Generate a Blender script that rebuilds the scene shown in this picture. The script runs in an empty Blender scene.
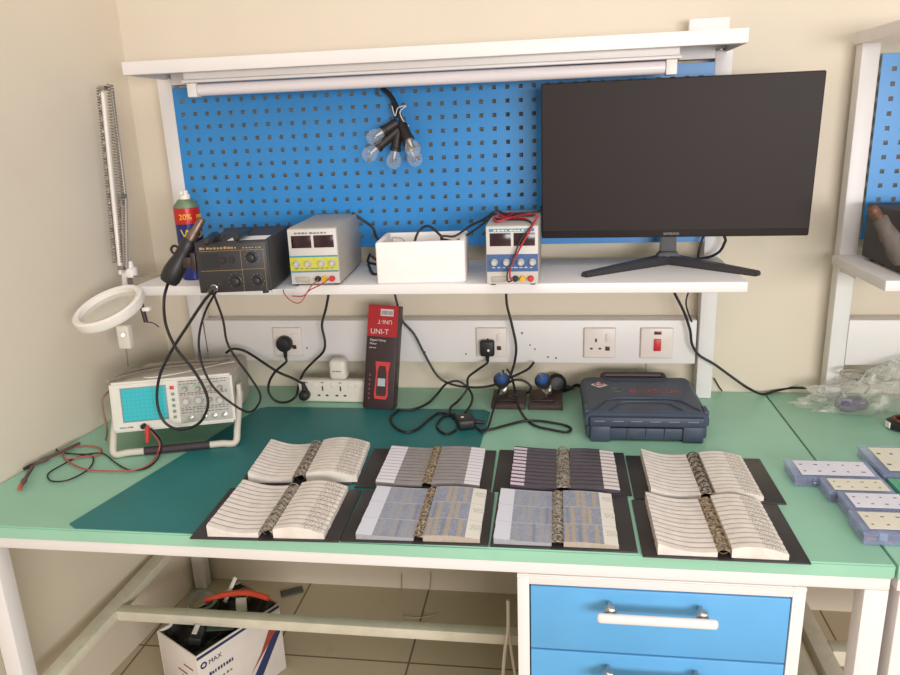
import bpy, bmesh, math, random
from mathutils import Vector, Matrix, Euler, noise
random.seed(7)
SC = bpy.context.scene
COL = SC.collection
PI = math.pi
# ---------------------------------------------------------------- camera
CAM = Vector((1.1934, -2.0351, 0.7446)); YAW, PIT, ROL, FPX = .1496, .2787, -.0387, 733.3
fw = Vector((-math.sin(YAW)*math.cos(PIT), math.cos(YAW)*math.cos(PIT), -math.sin(PIT)))
r0 = Vector((math.cos(YAW), math.sin(YAW), 0)); u0 = r0.cross(fw)
rt = r0*math.cos(ROL)+u0*math.sin(ROL); up = u0*math.cos(ROL)-r0*math.sin(ROL)
cd = bpy.data.cameras.new('camera'); cam = bpy.data.objects.new('camera', cd); COL.objects.link(cam)
mw = Matrix((rt, up, -fw)).transposed().to_4x4(); mw.translation = CAM; cam.matrix_world = mw
cd.sensor_width = 36; cd.lens = FPX/900*36; cd.clip_start = .01
SC.camera = cam
def at(px, py, x=None, y=None, z=None):
    """point of the place seen at a photograph pixel, on a plane x=, y= or z="""
    d = fw + rt*((px-450)/FPX) + up*((337.5-py)/FPX)
    ax, v = (0, x) if x is not None else (1, y) if y is not None else (2, z)
    return CAM + d*((v-CAM[ax])/d[ax])
# ---------------------------------------------------------------- materials
def lin(c):
    return tuple(((v/255)/12.92 if v/255 <= .04045 else ((v/255+.055)/1.055)**2.4) for v in c)+(1,)
class NT:
    def __init__(s, name):
        s.m = bpy.data.materials.new(name); s.m.use_nodes = True
        s.t = s.m.node_tree; s.b = s.t.nodes['Principled BSDF']
    def n(s, typ, **kw):
        x = s.t.nodes.new(typ)
        for k, v in kw.items():
            if k.startswith('i_'): s.put(x.inputs[int(k[2:])] if k[2:].isdigit() else x.inputs[k[2:]], v)
            else: setattr(x, k, v)
        return x
    def put(s, sock, v):
        if isinstance(v, bpy.types.NodeSocket): s.t.links.new(v, sock)
        else: sock.default_value = v
    def math(s, op, a, b=0.0, c=None):
        x = s.n('ShaderNodeMath', operation=op); s.put(x.inputs[0], a); s.put(x.inputs[1], b)
        if c is not None: s.put(x.inputs[2], c)
        return x.outputs[0]
    def mix(s, f, a, b):
        x = s.n('ShaderNodeMix', data_type='RGBA'); s.put(x.inputs[0], f); s.put(x.inputs[6], a); s.put(x.inputs[7], b)
        return x.outputs[2]
    def noise(s, scale, detail=3, vec=None, rough=.55):
        x = s.n('ShaderNodeTexNoise'); x.inputs['Scale'].default_value = scale; x.inputs['Detail'].default_value = detail
        x.inputs['Roughness'].default_value = rough
        if vec is None: vec = s.n('ShaderNodeTexCoord').outputs['Object']
        s.put(x.inputs['Vector'], vec); return x.outputs[0]
    def ramp(s, v, lo, hi):
        x = s.n('ShaderNodeMapRange'); s.put(x.inputs[0], v); x.inputs[1].default_value = lo; x.inputs[2].default_value = hi
        return x.outputs[0]
    def bump(s, h, strength, dist=.002):
        x = s.n('ShaderNodeBump'); x.inputs['Strength'].default_value = strength; x.inputs['Distance'].default_value = dist
        s.put(x.inputs['Height'], h); s.t.links.new(x.outputs[0], s.b.inputs['Normal'])
    def uv(s):
        x = s.n('ShaderNodeSeparateXYZ'); s.t.links.new(s.n('ShaderNodeTexCoord').outputs['UV'], x.inputs[0])
        return x.outputs[0], x.outputs[1]
    def color(s, v): s.put(s.b.inputs['Base Color'], v)
_mc = {}
def mat(name, c, rough=.5, metal=0, var=.06, scale=14, bump=0, bscale=60, coat=0, spec=None, dirt=None, dlo=.6, dhi=.75, dscale=9, damt=.5):
    if name in _mc: return _mc[name]
    N = NT(name); c = lin(c)
    c2 = tuple(max(0, v*(1-var*2.2)) for v in c[:3])+(1,)
    col = N.mix(N.ramp(N.noise(scale), .3, .7), c, c2)
    if dirt: col = N.mix(N.math('MULTIPLY', N.ramp(N.noise(dscale, 8, rough=.7), dlo, dhi), damt), col, lin(dirt))
    N.color(col); b = N.b
    b.inputs['Roughness'].default_value = rough; b.inputs['Metallic'].default_value = metal
    if coat: b.inputs['Coat Weight'].default_value = coat
    if spec is not None: b.inputs['Specular IOR Level'].default_value = spec
    if bump: N.bump(N.noise(bscale, 4), bump)
    _mc[name] = N.m
    return N.m
def glassy(name, c, alpha, rough=.1, var=.0):
    """thin clear plastic: mostly lets what is behind it through"""
    if name in _mc: return _mc[name]
    N = NT(name); N.color(lin(c)); N.b.inputs['Roughness'].default_value = rough
    fz = N.n('ShaderNodeLayerWeight'); fz.inputs[0].default_value = .3
    al = N.math('ADD', alpha, N.math('MULTIPLY', fz.outputs['Facing'], .38))
    if var: al = N.math('ADD', al, N.math('MULTIPLY', N.ramp(N.noise(22, 6), .52, .75), var))
    N.put(N.b.inputs['Alpha'], N.math('MINIMUM', al, 1.0))
    _mc[name] = N.m; return N.m
WALL = mat('wall_paint', (221, 208, 189), .85, var=.025, scale=2.2, bump=.15, bscale=90, dirt=(196, 180, 150), dlo=.62, dhi=.8, dscale=3, damt=.22)
WHITE = mat('white_powder_coat', (232, 226, 224), .42, var=.02, scale=6, bump=.05, bscale=200, dirt=(190, 180, 170), dlo=.68, dhi=.82, dscale=16, damt=.35)
FLOORW = mat('dusty_white_steel', (224, 216, 196), .55, var=.06, scale=20, dirt=(170, 150, 115), dlo=.55, dhi=.8, dscale=25, damt=.4)
GREEN = mat('green_worktop_laminate', (152, 202, 176), .38, var=.05, scale=4, dirt=(118, 178, 148), dlo=.55, dhi=.85, dscale=7, damt=.4)
GEDGE = mat('green_worktop_edge', (156, 208, 178), .45, var=.05, scale=9)
MAT_ = mat('teal_esd_mat', (38, 120, 120), .5, var=.08, scale=6, dirt=(80, 150, 150), dlo=.7, dhi=.8, dscale=26, damt=.35)
PEG = mat('blue_perforated_steel', (52, 142, 212), .36, var=.05, scale=3)
DRAWER = mat('blue_drawer_steel', (98, 172, 226), .4, var=.05, scale=6, dirt=(120, 180, 225), dlo=.66, dhi=.72, dscale=30, damt=.4)
BLACK = mat('black_plastic', (36, 34, 36), .45, var=.12, scale=30)
CABLE = mat('black_cable_rubber', (30, 27, 28), .5, var=.1)
SCREEN = mat('monitor_dark_screen', (46, 38, 37), .5, var=.02, spec=.2)
BEZEL = mat('monitor_bezel_plastic', (44, 36, 36), .45, var=.04, spec=.25)
STAND = mat('monitor_stand_grey', (56, 54, 58), .35, var=.05)
STEEL = mat('brushed_steel', (190, 186, 180), .3, .9, var=.1, scale=40)
BRASS = mat('brass_metal', (190, 150, 90), .35, .8, var=.1)
DKMETAL = mat('dark_painted_steel', (62, 50, 48), .45, .3, var=.12, scale=30)
COVER = mat('black_vinyl_cover', (52, 47, 48), .42, var=.08, scale=20, bump=.15, bscale=300)
STN = mat('charcoal_station_steel', (62, 59, 60), .7, 0, var=.08, scale=20, bump=.1, bscale=300)
STNF = mat('charcoal_front_panel', (48, 45, 47), .45, var=.08)
GOLD = mat('gold_print', (176, 146, 96), .6, var=.1)
PSUG = mat('grey_instrument_steel', (176, 168, 158), .5, var=.04, bump=.08, bscale=300)
PSUF = mat('light_grey_front_panel', (206, 200, 194), .5, var=.03)
DISP = mat('dark_display_window', (50, 26, 34), .2, var=.05)
YEL = mat('lime_yellow_panel', (205, 200, 70), .5, var=.06, scale=90)
BLUP = mat('blue_panel_print', (66, 96, 146), .5, var=.05)
TEALP = mat('teal_print_stripe', (60, 140, 170), .5)
RED = mat('red_plastic', (205, 50, 48), .4, var=.06)
DRED = mat('red_cable_rubber', (178, 42, 50), .5, var=.08)
PINKR = mat('faded_red_lead', (176, 84, 76), .5, var=.06)
YELP = mat('yellow_plastic', (240, 178, 30), .4)
KNOB = mat('grey_knob_plastic', (192, 188, 182), .4, var=.05)
SCOPE = mat('beige_instrument_plastic', (200, 192, 180), .55, var=.05, dirt=(160, 148, 130), dlo=.55, dhi=.8, damt=.3)
SCOPEF = mat('pale_scope_front', (218, 212, 202), .5, var=.03)
SCOPEP = mat('grey_scope_control_panel', (186, 182, 172), .55, var=.06, scale=60)
HANDLE = mat('cream_scope_handle', (208, 200, 186), .5, var=.03)
FOAM = mat('white_expanded_foam', (246, 238, 234), .8, var=.02, bump=.35, bscale=240)
PLATE = mat('cream_socket_plastic', (232, 220, 212), .35, var=.02)
SLOT = mat('socket_slot_dark', (60, 40, 36), .6)
CREAM = mat('cream_adapter_plastic', (226, 218, 206), .4, var=.02)
CASE = mat('navy_grey_case_plastic', (62, 72, 90), .5, var=.12, scale=14, dirt=(110, 112, 118), dlo=.55, dhi=.8, dscale=14, damt=.3, bump=.1)
PAPER = mat('white_paper', (236, 234, 234), .8, var=.02)
PRINT = mat('grey_print', (110, 104, 110), .7)
WPRINT = mat('white_print', (225, 220, 215), .6)
REDBOX = mat('red_printed_card', (186, 36, 46), .45, var=.04)
DKBOX = mat('dark_printed_card', (62, 44, 46), .4, var=.12, scale=9)
CARD = mat('brown_cardboard', (176, 140, 108), .85, var=.06)
WCARD = mat('white_printed_carton', (226, 216, 208), .7, var=.04)
BLCARD = mat('navy_carton_print', (46, 56, 100), .6, var=.1)
BAGBLK = mat('black_bin_liner', (30, 28, 28), .35, var=.2, bump=.6, bscale=40)
BLUEL = mat('blue_iron_grip', (52, 84, 146), .45, var=.08)
CANB = mat('navy_can_lacquer', (32, 44, 120), .3, .2, var=.04)
CANR = mat('red_can_lacquer', (196, 32, 36), .3, .1, var=.03)
CANY = mat('yellow_can_print', (244, 208, 40), .4)
CANG = mat('green_grey_can_shoulder', (120, 140, 112), .35, .4)
LAMPW = mat('white_lamp_enamel', (240, 232, 224), .4, var=.02)
SPRING = mat('spring_steel', (168, 156, 146), .4, .6, var=.2, scale=200)
CLEAR = glassy('clear_organizer_plastic', (186, 198, 234), .16, .15)
GLASS = glassy('bulb_glass', (228, 226, 224), .10, .03)
LENS = glassy('magnifier_glass', (226, 220, 204), .35, .08)
BAG = glassy('clear_bag_film', (222, 218, 208), .16, .18, var=.5)
COPPER = mat('copper_brown_coil', (130, 70, 52), .45, .3, var=.2, scale=60)
DKBLUE = mat('blue_violet_component', (78, 78, 108), .5, var=.1)
TUBE = mat('fluorescent_tube_glass', (226, 218, 222), .25, var=.01)
GRIP = mat('dark_handle_grip', (62, 50, 56), .6, var=.08)
GWIRE = mat('grey_cable_sheath', (158, 148, 136), .6, var=.1)
# floor tiles
N = NT('beige_floor_tiles'); tc = N.n('ShaderNodeTexCoord'); mp = N.n('ShaderNodeMapping')
N.t.links.new(tc.outputs['Object'], mp.inputs[0]); mp.inputs['Location'].default_value = (-.785+.8, .342+.8, 0)
br = N.n('ShaderNodeTexBrick', offset=0.0, squash=1.0); N.t.links.new(mp.outputs[0], br.inputs['Vector'])
br.inputs['Scale'].default_value = 1; br.inputs['Brick Width'].default_value = .4; br.inputs['Row Height'].default_value = .4
br.inputs['Mortar Size'].default_value = .003; br.inputs['Color1'].default_value = lin((192, 176, 150)); br.inputs['Color2'].default_value = lin((186, 170, 144))
br.inputs['Mortar'].default_value = lin((110, 92, 70))
dn = N.ramp(N.noise(9, 8, rough=.75), .58, .75)
N.color(N.mix(N.math('MULTIPLY', dn, .35), br.outputs[0], lin((150, 128, 96)))); N.b.inputs['Roughness'].default_value = .45; FLOOR = N.m
# oscilloscope tube face with graticule
N = NT('cyan_scope_screen'); u, v = N.uv()
g = N.math('MAXIMUM', N.math('LESS_THAN', N.math('FRACT', N.math('MULTIPLY', u, 10)), .1), N.math('LESS_THAN', N.math('FRACT', N.math('MULTIPLY', v, 8)), .12))
N.color(N.mix(N.math('MULTIPLY', g, .35), lin((60, 180, 190)), lin((30, 130, 128)))); N.b.inputs['Roughness'].default_value = .25; SCRN = N.m
# component-book pages: rows of tape strips, the outer column holds the printed labels
def page_mat(name, tape, gap, rows, lab=None, lab0=.72, marks=None, speck=None, duty=.8, blocks=None):
    N = NT(name); u, v = N.uv()
    fv = N.math('FRACT', N.math('MULTIPLY', v, rows)); iv = N.math('FLOOR', N.math('MULTIPLY', v, rows))
    line = N.math('GREATER_THAN', fv, duty)
    col = N.mix(N.ramp(N.noise(45, 4), .3, .75), lin(tape), tuple(x*.82 for x in lin(tape)[:3])+(1,))
    if speck:
        col = N.mix(N.math('MULTIPLY', N.ramp(N.noise(260, 2), .5, .6), .6), col, lin(speck))
    if blocks:                                                    # taped parts showing through the sleeves
        iu = N.math('FLOOR', N.math('MULTIPLY', u, 9))
        w = N.n('ShaderNodeTexWhiteNoise', noise_dimensions='2D'); cx = N.n('ShaderNodeCombineXYZ')
        N.put(cx.inputs[0], iu); N.put(cx.inputs[1], iv); N.put(w.inputs[0], cx.outputs[0])
        fu = N.math('FRACT', N.math('MULTIPLY', u, 9))
        inb = N.math('MULTIPLY', N.math('GREATER_THAN', fu, .3), N.math('GREATER_THAN', w.outputs[0], .62))
        col = N.mix(N.math('MULTIPLY', inb, .55), col, lin(blocks[0]))
        inb2 = N.math('MULTIPLY', N.math('GREATER_THAN', fu, .55), N.math('LESS_THAN', w.outputs[0], .2))
        col = N.mix(N.math('MULTIPLY', inb2, .6), col, lin(blocks[1]))
    col = N.mix(line, col, lin(gap))
    if lab:
        isl = N.math('GREATER_THAN', u, lab0)
        lc = N.mix(N.math('MULTIPLY', line, .5 if marks != 'bars' else 1), lin(lab), lin(gap))
        col = N.mix(isl, col, lc)
    if marks == 'text':
        cx = N.n('ShaderNodeCombineXYZ'); N.put(cx.inputs[0], N.math('MULTIPLY', u, 26)); N.put(cx.inputs[1], N.math('MULTIPLY', v, rows*2.2))
        tx = N.math('GREATER_THAN', N.noise(2.2, 1, cx.outputs[0]), .54)
        zone = N.math('MULTIPLY', N.math('GREATER_THAN', u, .56), N.math('LESS_THAN', u, .93))
        col = N.mix(N.math('MULTIPLY', N.math('MULTIPLY', tx, zone), .62), col, lin((96, 84, 78)))
    if marks == 'three':
        cx = N.n('ShaderNodeCombineXYZ'); N.put(cx.inputs[0], N.math('MULTIPLY', u, 40)); N.put(cx.inputs[1], N.math('MULTIPLY', v, 26))
        tx = N.math('GREATER_THAN', N.noise(2.0, 1, cx.outputs[0]), .56)
        zone = N.math('MULTIPLY', N.math('GREATER_THAN', u, lab0+.06), N.math('GREATER_THAN', fv, .45))
        zone = N.math('MULTIPLY', zone, N.math('LESS_THAN', fv, .75))
        col = N.mix(N.math('MULTIPLY', N.math('MULTIPLY', tx, zone), .6), col, lin((90, 80, 76)))
    N.color(col); N.b.inputs['Roughness'].default_value = .45
    return N.m
PG_WL = page_mat('white_tape_pages', (236, 226, 218), (140, 122, 116), 12, duty=.84)
PG_WT = page_mat('white_tape_pages_with_print', (236, 226, 216), (158, 140, 130), 12, marks='text', duty=.84)
PG_GL = page_mat('grey_tape_pages', (158, 150, 150), (96, 86, 88), 12, lab=(230, 226, 234), lab0=.6)
PG_GR = page_mat('grey_tape_pages_narrow_label', (158, 150, 150), (96, 86, 88), 12, lab=(230, 226, 234), lab0=.68)
PG_DL = page_mat('dark_tape_pages_striped_label', (88, 80, 92), (56, 48, 56), 11, lab=(216, 200, 214), lab0=.7, marks='bars', duty=.6)
PG_DR = page_mat('dark_tape_pages', (88, 80, 92), (56, 48, 56), 11, lab=(226, 216, 214), lab0=.68, duty=.62)
PG_SL = page_mat('blue_grey_sleeve_pages', (154, 158, 176), (184, 186, 200), 3, lab=(222, 222, 234), lab0=.72, duty=.96, speck=(178, 182, 196), blocks=((170, 166, 164), (128, 130, 144)))
PG_SR = page_mat('blue_grey_sleeve_pages_cream_label', (150, 154, 172), (184, 186, 200), 3, lab=(232, 226, 216), lab0=.74, duty=.96, marks='three', speck=(176, 180, 194), blocks=((196, 172, 130), (128, 130, 144)))
SPINE = NT('crinkled_strip_ends'); SPINE.color(SPINE.mix(SPINE.ramp(SPINE.noise(220, 3), .42, .6), lin((186, 174, 158)), lin((84, 70, 60)))); SPINE.b.inputs['Roughness'].default_value = .45; SPINE = SPINE.m
# ---------------------------------------------------------------- mesh tools
class MB:
    def __init__(s): s.bm = bmesh.new(); s.uvl = s.bm.loops.layers.uv.new('UVMap')
    def _xf(s, vs, M):
        if M is not None:
            for v in vs: v.co = M @ v.co
    def box(s, x0, x1, y0, y1, z0, z1, bev=0, seg=2, M=None, taper=None):
        b = bmesh.new(); vs = [b.verts.new((x, y, z)) for z in (z0, z1) for y in (y0, y1) for x in (x0, x1)]
        if taper:
            cx, cy = (x0+x1)/2, (y0+y1)/2
            for v in vs[4:]: v.co.x = cx+(v.co.x-cx)*taper; v.co.y = cy+(v.co.y-cy)*taper
        for f in ((0, 2, 3, 1), (4, 5, 7, 6), (0, 1, 5, 4), (2, 6, 7, 3), (0, 4, 6, 2), (1, 3, 7, 5)): b.faces.new([vs[i] for i in f])
        if bev: bmesh.ops.bevel(b, geom=b.edges[:]+b.verts[:], offset=bev, segments=seg, affect='EDGES', profile=.5, clamp_overlap=True)
        s._merge(b, M); return s
    def _merge(s, b, M=None):
        mp = {}
        for v in b.verts: mp[v] = s.bm.verts.new(M @ v.co if M is not None else v.co)
        for f in b.faces:
            try: s.bm.faces.new([mp[v] for v in f.verts])
            except ValueError: pass
        b.free()
    def prism(s, pts, a0, a1, axis='z', bev=0, M=None):
        b = bmesh.new()
        def mk(p, q, a): return {'z': (p, q, a), 'y': (p, a, q), 'x': (a, p, q)}[axis]
        A = [b.verts.new(mk(p, q, a0)) for p, q in pts]; B = [b.verts.new(mk(p, q, a1)) for p, q in pts]; n = len(pts)
        b.faces.new(A); b.faces.new(B[::-1])
        for i in range(n): b.faces.new((A[i], B[i], B[(i+1) % n], A[(i+1) % n]))
        bmesh.ops.recalc_face_normals(b, faces=b.faces[:])
        if bev: bmesh.ops.bevel(b, geom=b.edges[:]+b.verts[:], offset=bev, segments=2, affect='EDGES', clamp_overlap=True)
        s._merge(b, M); return s
    def lathe(s, prof, p0, d, seg=24, cap=True):
        d = Vector(d).normalized(); p0 = Vector(p0); a = d.orthogonal().normalized(); c = d.cross(a); rings = []
        for r, h in prof:
            rings.append([s.bm.verts.new(p0+d*h+(a*math.cos(t)+c*math.sin(t))*max(r, 1e-5)) for t in [2*PI*i/seg for i in range(seg)]])
        for A, B in zip(rings, rings[1:]):
            for i in range(seg): s.bm.faces.new((A[i], A[(i+1) % seg], B[(i+1) % seg], B[i]))
        if cap: s.bm.faces.new(rings[0][::-1]); s.bm.faces.new(rings[-1])
        return s
    def cyl(s, p0, p1, r, r2=None, seg=16):
        p0, p1 = Vector(p0), Vector(p1); return s.lathe([(r, 0), (r if r2 is None else r2, (p1-p0).length)], p0, p1-p0, seg)
    def tube(s, pts, r, seg=8, closed=False, sub=8, smooth=True):
        P = [Vector(p) for p in pts]
        if smooth and len(P) > 2:
            Q = []; n = len(P)
            rng = range(n) if closed else range(n-1)
            for i in rng:
                g = (lambda k: P[k % n]) if closed else (lambda k: P[min(max(k, 0), n-1)])
                a, b, c, d = g(i-1), g(i), g(i+1), g(i+2)
                for k in range(sub):
                    t = k/sub; Q.append(.5*((2*b)+(c-a)*t+(2*a-5*b+4*c-d)*t*t+(3*b-a-3*c+d)*t**3))
            if not closed: Q.append(P[-1])
            P = Q
        rings = []; prev = None; n = len(P)
        for i, p in enumerate(P):
            if closed: t = P[(i+1) % n]-P[i-1]
            else: t = P[min(i+1, n-1)]-P[max(i-1, 0)]
            if t.length < 1e-9: t = Vector((0, 0, 1))
            t.normalize()
            a = t.orthogonal() if prev is None else prev-t*prev.dot(t)
            if a.length < 1e-6: a = t.orthogonal()
            a.normalize(); prev = a; c = t.cross(a)
            rings.append([s.bm.verts.new(p+(a*math.cos(q)+c*math.sin(q))*r) for q in [2*PI*k/seg for k in range(seg)]])
        pr = list(zip(rings, rings[1:]))+([(rings[-1], rings[0])] if closed else [])
        for A, B in pr:
            for k in range(seg): s.bm.faces.new((A[k], A[(k+1) % seg], B[(k+1) % seg], B[k]))
        if not closed: s.bm.faces.new(rings[0][::-1]); s.bm.faces.new(rings[-1])
        return s
    def torus(s, c, nrm, R, r, seg=40, rs=10):
        nrm = Vector(nrm).normalized(); a = nrm.orthogonal().normalized(); b = nrm.cross(a)
        return s.tube([Vector(c)+(a*math.cos(t)+b*math.sin(t))*R for t in [2*PI*i/seg for i in range(seg)]], r, rs, closed=True, smooth=False)
    def quad(s, pts, uv=((0, 0), (1, 0), (1, 1), (0, 1))):
        f = s.bm.faces.new([s.bm.verts.new(p) for p in pts])
        for l, t in zip(f.loops, uv): l[s.uvl].uv = t
        return s
    def grid(s, fn, nu, nv):
        V = [[s.bm.verts.new(fn(i/nu, j/nv)) for j in range(nv+1)] for i in range(nu+1)]
        for i in range(nu):
            for j in range(nv):
                f = s.bm.faces.new((V[i][j], V[i+1][j], V[i+1][j+1], V[i][j+1]))
                for l, (a, b) in zip(f.loops, ((i, j), (i+1, j), (i+1, j+1), (i, j+1))): l[s.uvl].uv = (a/nu, b/nv)
        return V
    def text(s, txt, size, M, depth=.0004, align='LEFT'):
        cu = bpy.data.curves.new('t', 'FONT'); cu.body = txt; cu.size = size; cu.extrude = depth; cu.align_x = align; cu.resolution_u = 3
        o = bpy.data.objects.new('t', cu); COL.objects.link(o); bpy.context.view_layer.update()
        me = o.evaluated_get(bpy.context.evaluated_depsgraph_get()).to_mesh()
        b = bmesh.new(); b.from_mesh(me); s._merge(b, M)
        o.evaluated_get(bpy.context.evaluated_depsgraph_get()).to_mesh_clear(); bpy.data.objects.remove(o); bpy.data.curves.remove(cu); return s
    def build(s, name, m, parent=None, smooth=True, ang=35, recalc=True):
        if recalc: bmesh.ops.recalc_face_normals(s.bm, faces=s.bm.faces[:])
        me = bpy.data.meshes.new(name); s.bm.to_mesh(me); s.bm.free(); me.materials.append(m)
        if smooth:
            for p in me.polygons: p.use_smooth = True
            try: me.set_sharp_from_angle(angle=math.radians(ang))
            except Exception: pass
        o = bpy.data.objects.new(name, me); COL.objects.link(o)
        if parent is not None: o.parent = parent; return place(o)
        return o
_root = {}
def place(o):
    """children are modelled in their thing's frame"""
    return o
def tag(o, label=None, cat=None, group=None, kind=None):
    if label: o['label'] = label
    if cat: o['category'] = cat
    if group: o['group'] = group
    if kind: o['kind'] = kind
    return o
def empty(name, loc=(0, 0, 0), rz=0, label=None, cat=None, group=None, rx=0, ry=0):
    e = bpy.data.objects.new(name, None); COL.objects.link(e); e.location = loc; e.rotation_euler = (rx, ry, rz); e.empty_display_size = .05
    return tag(e, label, cat, group)
def bx(name, m, parent, *a, **k): return MB().box(*a, **k).build(name, m, parent)
def local(e, p):
    M = Matrix.LocRotScale(e.location, e.rotation_euler, None); return M.inverted() @ Vector(p)
def FRONT(x, y, z, sc=1, rot=0):
    """text placed on a plane facing -y"""
    return Matrix.Translation((x, y, z)) @ Matrix.Rotation(PI/2, 4, 'X') @ Matrix.Rotation(rot, 4, 'Z')
def cable(name, pts, r, m, label, cat='cable', group=None, seg=8, sub=8):
    P = [Vector(p) for p in pts]; o0 = P[0].copy()
    o = MB().tube([p-o0 for p in P], r, seg, sub=sub).build(name, m); o.location = o0
    return tag(o, label, cat, group)
# ---------------------------------------------------------------- setting
def struct(name, m, *a, **k): o = MB().box(*a, **k).build(name, m, smooth=False); o['kind'] = 'structure'; return o
struct('wall_back', WALL, -.3, 5.2, 0, .15, -.7, 2.4)
o = MB().prism([(-.3, .0), (.0, .0), (-.5, -5.0), (-.8, -5.0)], -.7, 2.4, 'z').build('wall_left', WALL, smooth=False); o['kind'] = 'structure'
struct('floor', FLOOR, -.9, 5.2, -5.0, .15, -.8, -.7)
# ---------------------------------------------------------------- workbench (main)
BX1, BY = 1.768, -.852
wb = empty('workbench', (0, 0, -.7), 0, 'long white steel workbench with pale green top, its left end against the left wall', 'workbench')
def wbox(name, m, parent, x0, x1, y0, y1, z0, z1, bev=0, dz=.7): return MB().box(x0, x1, y0, y1, z0+dz, z1+dz, bev).build(name, m, parent)
MB().prism([(.001, -.003), (-.082, BY), (BX1, BY), (BX1, -.003)], .672, .7, 'z', .003).build('worktop', GREEN, wb)
fr = MB()
for b in ((.004, BX1-.004, BY+.004, BY+.044, -.052, -.0285), (.004, .044, BY+.045, -.06, -.052, -.0285), (BX1-.044, BX1-.004, BY+.045, -.06, -.052, -.0285), (.045, BX1-.045, -.06, -.02, -.052, -.0285)):
    fr.box(b[0], b[1], b[2], b[3], b[4]+.7, b[5]+.7, .0015)
fr.build('top_frame', WHITE, wb)
for x0, y0 in ((.004, BY+.004), (BX1-.044, BY+.004), (.004, -.06), (BX1-.044, -.06)):
    wbox('leg', WHITE, wb, x0, x0+.04, y0, y0+.04, -.7, -.0525, .002)
for x0 in (.004, BX1-.044): wbox('side_rail', FLOORW, wb, x0, x0+.04, BY+.045, -.061, -.478, -.450, .002)
wbox('stretcher', FLOORW, wb, .045, BX1-.045, -.518, -.486, -.478, -.450, .002)
# drawer cabinet
cx0, cx1 = 1.123, 1.630; cyf = BY+.004
dc = empty('drawer_cabinet', (cx0, cyf, -.7), 0, 'white steel drawer cabinet with blue drawer fronts hung under the green worktop', 'cabinet')
W = cx1-cx0; zt = .7-.054
body = MB()
body.box(0, .022, 0, .30, zt-.62, zt, .001).box(W-.022, W, 0, .30, zt-.62, zt, .001).box(.022, W-.022, 0, .30, zt-.021, zt, .001).box(.022, W-.022, 0, .30, zt-.62, zt-.6, .001).box(.022, W-.022, .28, .30, zt-.6, zt-.0215)
body.box(.0, W, -.002, 0, zt-.006, zt-.002)
body.build('cabinet_body', WHITE, dc)
bx('drawer_gap', BLACK, dc, .0225, W-.0225, .012, .02, zt-.6, zt-.0215)
for k in range(4):
    z1 = zt-.0235-k*.139; z0 = z1-.136
    d = bx('drawer', DRAWER, dc, .0245, W-.0245, -.0015, .011, z0, z1, .0025)
    h = MB(); xm = W/2-.004
    h.box(xm-.106, xm+.102, -.054, -.040, z1-.0365, z1-.0185, .0068, 4); h.build('handle', WHITE, d)
    for sx in (-.080, .080):
        f = MB().lathe([(.0055, 0), (.0055, .020), (.0125, .020), (.0125, .031), (.010, .033), (.0055, .034), (.0055, .041)], (xm+sx-.002, -.0015, z1-.0275), (0, -1, 0), 6).build('handle_standoff', STEEL, d)
# ---------------------------------------------------------------- hutch on the main bench
def hutch(x0, x1, shelf_x0, shelf_x1, sy, label, cutoff=None):
    e = empty('bench_hutch', (x0, -.06, .0005), 0, label, 'shelving')
    def b(name, m, a0, a1, b0, b1, c0, c1, bev=.0): return MB().box(a0-x0, a1-x0, b0+.06, b1+.06, c0, c1, bev).build(name, m, e)
    b('post', WHITE, x0, x0+.041, -.06, -.02, 0, .9, .002)
    b('post', WHITE, x1-.041, x1, -.06, -.02, 0, .9, .002)
    b('shelf', WHITE, shelf_x0, shelf_x1, sy, -.0615, .371, .3955, .003)
    for xx in (x0+.006, x1-.035): b('shelf_bracket', WHITE, xx, xx+.03, -.16, -.0615, .352, .3705, .001)
    return e, b
hu, hb = hutch(.118, 1.616, .156, 1.61, -.384, 'white steel frame with shelf, top canopy and blue perforated panel on the long workbench')
cn = MB(); X = .118; Y = .06
cn.box(.1465-X, 1.6014-X, -.268+Y, -.2655+Y, .896, .9262, .001).box(.1465-X, 1.6014-X, -.2655+Y, -.02+Y, .9235, .9262).box(.1465-X, .149-X, -.2655+Y, -.02+Y, .896, .9235).box(1.599-X, 1.6014-X, -.2655+Y, -.02+Y, .896, .9235)
cn.box(.149-X, 1.599-X, -.2655+Y, -.245+Y, .896, .898).box(.16-X, 1.575-X, -.06+Y, -.022+Y, .882, .9235, .001)
cn.build('canopy', WHITE, hu)
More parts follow.
